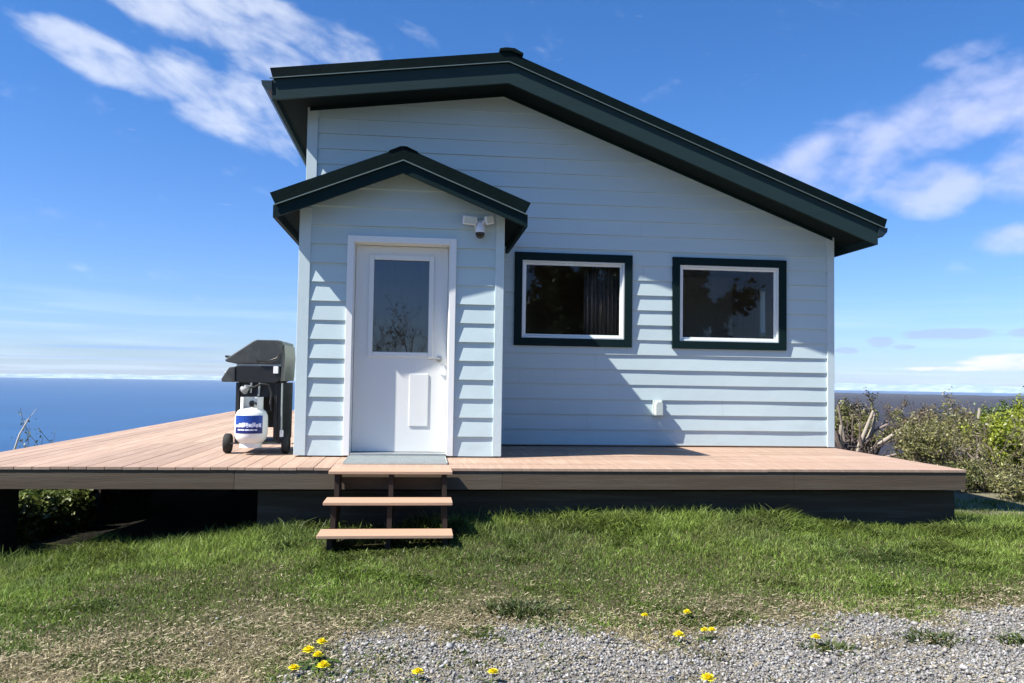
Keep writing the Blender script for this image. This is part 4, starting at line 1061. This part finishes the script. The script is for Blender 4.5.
def shrub(name, cat, label, x, y, height, spread, stems, seed, depth=3, per=0, size=0.03, ca=(0.06, 0.09, 0.02), cb=(0.14, 0.17, 0.035), bark='bark', r0=0.018, group=None, z=None, up=0.15, lspread=0.04):
    rs = random.Random(seed); z = float(ground_z(x, y)) - 0.03 if z is None else z
    t = thing(name, label, cat, (x, y, z), group); paths, tips = [], []
    for k in range(stems):
        a = 2 * math.pi * (k + rs.random()) / stems; tilt = rs.uniform(0.1, 1.0) * spread / max(height, 0.1)
        d = Vector((math.cos(a) * tilt, math.sin(a) * tilt, 1)).normalized()
        grow(rs, Vector((math.cos(a) * spread * 0.22, math.sin(a) * spread * 0.22, 0)), d, height * rs.uniform(0.4, 0.62), r0 * rs.uniform(0.7, 1.2), depth, paths, tips, up=up)
    mb = MB()
    for pts, rad in paths: mb.tube(pts, [max(q, 0.0028) for q in rad], 4 if rad[0] < 0.012 else 6, cap=False)
    mb.build('branches', M[bark], t, fix=False)
    if per: leaf_mesh(tips, per, size, lspread, ca, cb, seed + 500, t)
    return t

BG = 'shrubs beyond the right end of the deck'
OL = ((0.10, 0.11, 0.035), (0.25, 0.24, 0.09))
shrub('bare_shrub', 'shrub', 'leafy olive shrub against the house corner behind the pruned stump', 9.55, 17.6, 1.2, 0.9, 8, 101, 3, 5, 0.03, *OL, bark='dark_bark', group=BG)
shrub('bare_shrub', 'shrub', 'dark topped shrub rising tallest beside the house corner', 10.2, 18.4, 1.32, 0.6, 6, 102, 3, 4, 0.03, (0.035, 0.04, 0.022), (0.09, 0.075, 0.045), bark='dark_bark', group=BG)
shrub('bare_shrub', 'shrub', 'brown twiggy shrub just right of the pruned stump', 10.55, 16.4, 1.3, 0.9, 8, 103, 3, 3, 0.026, *OL, group=BG)
shrub('bare_shrub', 'shrub', 'nearly leafless grey brown shrub behind the pale stub', 10.5, 14.6, 1.35, 1.0, 9, 104, 3, 2, 0.024, *OL, group=BG)
shrub('bare_shrub', 'shrub', 'dense grey twig shrub straight beyond the deck corner', 9.75, 12.9, 1.15, 0.8, 10, 105, 3, 2, 0.022, *OL, group=BG)
shrub('bare_shrub', 'shrub', 'sprawling grey bramble low at the picture edge', 9.55, 11.7, 0.75, 0.9, 10, 106, 3, 1, 0.022, *OL, group=BG, up=0.02)
shrub('bare_shrub', 'shrub', 'brown twig shrub filling the gap behind the deck corner', 9.1, 13.9, 1.2, 0.8, 9, 107, 3, 3, 0.024, *OL, group=BG)
shrub('bare_shrub', 'shrub', 'low olive undergrowth shrub at the foot of the deck corner', 8.3, 12.2, 0.55, 0.7, 9, 108, 2, 7, 0.022, (0.08, 0.10, 0.03), (0.20, 0.20, 0.07), group=BG, up=0.02)
shrub('bare_shrub', 'shrub', 'tall thin brown shrub with pale upright twigs on the skyline', 12.0, 16.2, 1.08, 0.8, 8, 109, 3, 2, 0.024, *OL, group=BG)
shrub('bare_shrub', 'shrub', 'reddish brown leafless shrub on the skyline right of the pruned stump', 12.0, 19.0, 1.25, 1.1, 10, 121, 3, 4, 0.026, (0.10, 0.075, 0.045), (0.19, 0.15, 0.08), group=BG)
shrub('bare_shrub', 'shrub', 'reddish brown shrub filling the skyline behind the pale stub', 13.2, 18.6, 1.25, 1.1, 10, 122, 3, 4, 0.026, (0.10, 0.08, 0.05), (0.19, 0.15, 0.08), group=BG)
shrub('bare_shrub', 'shrub', 'lowest bramble on the shaded verge nearest the right picture edge', 8.75, 11.2, 0.42, 0.7, 9, 124, 3, 2, 0.022, *OL, group=BG, up=0.0)
shrub('bare_shrub', 'shrub', 'grey bramble mound between the deck corner and the leafy shrubs', 9.0, 12.2, 0.6, 0.8, 10, 125, 3, 2, 0.022, *OL, group=BG, up=0.0)
shrub('bare_shrub', 'shrub', 'olive shrub low between stump and deck edge', 9.9, 15.4, 0.95, 0.9, 9, 123, 3, 4, 0.026, *OL, group=BG)
LG = 'leafy green shrubs at the right edge'
shrub('leafy_shrub', 'shrub', 'bright yellow green leafy shrub at the right edge of the picture', 10.4, 13.2, 1.35, 0.75, 9, 111, 3, 20, 0.027, (0.12, 0.17, 0.015), (0.34, 0.38, 0.04), group=LG, lspread=0.06)
shrub('leafy_shrub', 'shrub', 'second bright leafy shrub cut off by the right picture edge', 11.5, 13.5, 1.5, 0.85, 9, 112, 3, 20, 0.027, (0.12, 0.17, 0.015), (0.34, 0.38, 0.04), group=LG, lspread=0.06)
shrub('leafy_shrub', 'shrub', 'darker green leafy shrub behind the bright one', 11.6, 15.2, 1.45, 0.9, 8, 113, 3, 16, 0.028, (0.05, 0.09, 0.02), (0.13, 0.18, 0.035), group=LG, lspread=0.06)

# the pruned stump with lopped limbs
st = thing('tree_stump', 'pruned tree stump with pale lopped limbs by the house corner', 'stump', (8.75, 16.0, float(ground_z(8.75, 16.0))))
L_ = lambda pts, r0, r1: MB().tube(pts, list(np.linspace(r0 * 0.66, r1 * 0.66, len(pts))), 9)
for pts, r0, r1, b in (([(0, 0, 0.1), (0.15, 0, 0.5), (0.30, 0.0, 0.85), (0.46, 0, 1.22)], 0.085, 0.05, 'pale_bark'),
                       ([(0.05, 0.1, 0.15), (0.22, 0.1, 0.45), (0.40, 0.1, 0.62), (0.53, 0.1, 0.95), (0.55, 0.1, 1.17)], 0.08, 0.045, 'pale_bark'),
                       ([(0.05, -0.1, 0.1), (0.30, -0.12, 0.32), (0.62, -0.15, 0.55), (0.98, -0.18, 0.80)], 0.095, 0.065, 'pale_bark'),
                       ([(0.40, 0.1, 0.62), (0.55, 0.08, 0.78), (0.80, 0.0, 0.92)], 0.05, 0.04, 'bark'),
                       ([(-0.1, 0, 0.1), (-0.35, 0, 0.45), (-0.48, 0.05, 0.75), (-0.55, 0.05, 1.05)], 0.08, 0.05, 'bark'),
                       ([(-0.25, 0.0, 0.3), (-0.38, -0.1, 0.62), (-0.36, -0.1, 0.90)], 0.07, 0.055, 'pale_bark'),
                       ([(-0.12, 0.1, 0.2), (-0.20, 0.1, 0.7), (-0.30, 0.15, 1.35)], 0.06, 0.035, 'bark'),
                       ([(0.05, -0.2, 0.05), (0.4, -0.3, 0.16), (0.8, -0.35, 0.28)], 0.08, 0.05, 'bark')):
    o = L_(pts, r0, r1).build('limb', M[b], st, smooth=True)
MB().lathe([(0.30, -0.25), (0.24, 0.05), (0.16, 0.25), (0.0, 0.30)], (0, 0, 0), 12).build('stump_base', M['dark_bark'], st, smooth=True)
rs = random.Random(77); paths, tips = [], []
for k in range(22):
    a = rs.uniform(0, 6.28); d = Vector((math.cos(a) * rs.uniform(0.4, 1.2), math.sin(a) * 0.6, rs.uniform(0.5, 1.0))).normalized()
    grow(rs, Vector((rs.uniform(-0.6, 0.3), rs.uniform(-0.3, 0.3), 0.0)), d, rs.uniform(0.5, 0.95), rs.uniform(0.03, 0.055), 2, paths, tips, 0.45, (1, 3), 0.6, 0.05)
mb = MB()
for pts, rad in paths: mb.tube(pts, [max(q, 0.010) for q in rad], 7)
mb.build('dark_branches', M['dark_bark'], st, fix=False)
st.scale = (0.9, 0.9, 0.9)
# pale upright stub
sb = thing('tree_stub', 'pale upright broken stem standing among the brown shrubs', 'stump', (10.0, 14.0, float(ground_z(10.0, 14.0))))
L_([(0, 0, -0.1), (0.02, 0, 0.6), (0.0, 0, 0.95), (0.04, 0, 1.22)], 0.06, 0.04).build('trunk', M['pale_bark'], sb, smooth=True)

# distant dark evergreens on the slope
def spruce(x, y, h, label, seed, group):
    rs = random.Random(seed); z = float(ground_z(x, y)) - 0.2; t = thing('spruce_tree', label, 'spruce', (x, y, z), group)
    MB().tube([(0, 0, 0), (0, 0, h * 0.6), (0, 0, h)], [h * 0.025, h * 0.014, 0.01], 7).build('trunk', M['dark_bark'], t)
    tips = []
    lv = int(h * 4.5)
    for i in range(lv):
        f = i / lv; zz = h * (0.10 + 0.9 * f); R = h * 0.20 * (1 - f) ** 0.8 + 0.05
        for k in range(max(5, int(13 * (1 - f)))):
            a = rs.random() * 6.283; rr = R * rs.uniform(0.6, 1.15)
            for s in (0.35, 0.6, 0.82, 1.0): tips.append((Vector((math.cos(a) * rr * s, math.sin(a) * rr * s, zz - 0.35 * rr * s + rs.uniform(-.04, .04))), None))
    leaf_mesh(tips, 4, 0.075, 0.06, (0.015, 0.03, 0.014), (0.04, 0.065, 0.028), seed, t, 'crown')
SP = 'dark spruces down the slope beyond the shrubs'
spruce(21.5, 27.5, 3.2, 'short dark spruce top showing over the bright leafy shrub', 201, SP)
spruce(24.6, 29.0, 3.4, 'broad dark spruce top at the right picture edge on the skyline', 202, SP)
spruce(19.0, 27.0, 2.2, 'smallest dark spruce top left of the other two', 203, SP)

# left: scrub on the bluff beyond the deck
BL = 'scrub on the bluff beyond the left of the deck'
for i, (x, y, top, sp, per, lab) in enumerate((
        (-4.35, 10.2, -0.54, 0.55, 26, 'sunlit green shrub pressing in under the deck at the left'),
        (-4.40, 9.45, -0.56, 0.50, 26, 'darker green shrub under the deck, left of the sunlit one'),
        (-4.40, 10.95, -0.50, 0.55, 26, 'half shaded green shrub under the deck, right of the sunlit one'),
        (-4.50, 8.8, -0.56, 0.5, 24, 'dense dark shrub under the deck at the left picture edge'))):
    zz = float(ground_z(x, y))
    shrub('bluff_shrub', 'shrub', lab, x, y, max((top - zz) * 1.0, 0.25), sp, 13, 301 + i, 3, per, 0.036, (0.045, 0.08, 0.016), (0.17, 0.20, 0.05), group=BL, r0=0.014, lspread=0.06)
for i, (x, y, dz, lab, bk, pts) in enumerate((
        (-5.0, 11.0, 0.0, 'pale bleached bent sapling twig standing against the sea', 'bleached', [(-0.05, 0, -1.2), (0.02, 0, -0.3), (0.10, 0, 0.0), (0.20, 0, 0.20)]),
        (-5.25, 11.0, 0.0, 'short pale twig at the left picture edge against the sea', 'bleached', [(0, 0, -1.2), (0.02, 0, -0.2), (0.03, 0, 0.03)]))):
    t = thing('bare_sapling', lab, 'sapling', (x, y, 0)); z0 = float(ground_z(x, y))
    pts = [(pts[0][0], 0, z0 - 0.05)] + pts[1:]
    MB().tube(pts, [0.022, 0.016, 0.011, 0.006][:len(pts)], 7).build('trunk', M[bk], t, smooth=True)
    rs = random.Random(i); mb = MB()
    for k in range(6):
        p = Vector(pts[-2]) + (Vector(pts[-1]) - Vector(pts[-2])) * rs.random(); e = p + Vector((rs.uniform(-.08, .08), rs.uniform(-.05, .05), rs.uniform(.04, .14)))
        mb.tube([p, e], [0.004, 0.002], 4)
    mb.build('twig', M[bk], t)
for i, (x, y, top, lab) in enumerate(((-4.55, 11.2, 0.02, 'thin green sapling at the deck edge against the sea'), (-4.9, 11.4, -0.02, 'faint dark sapling between the pale twigs and the green one'))):
    zz = float(ground_z(x, y))
    shrub('thin_sapling', 'sapling', lab, x, y, (top - zz) * 1.15, 0.18, 3, 321 + i, 2, 2, 0.018, (0.06, 0.09, 0.03), (0.13, 0.16, 0.05), bark='dark_bark', group='saplings against the sea', r0=0.010, up=0.5)

# trees behind the camera: the panes mirror them
shrub('bare_tree', 'tree', 'bare twiggy tree across the drive mirrored in the door pane', -1.2, -7.5, 3.4, 1.7, 8, 401, 4, 1, 0.03, (0.10, 0.10, 0.05), (0.2, 0.2, 0.1), r0=0.04, z=-0.6)
shrub('leafy_tree', 'tree', 'dark leafy tree across the drive mirrored in the two windows', 7.2, -9.0, 5.6, 3.4, 12, 402, 4, 12, 0.13, (0.03, 0.05, 0.02), (0.08, 0.11, 0.04), r0=0.07, z=-0.7, lspread=0.15)
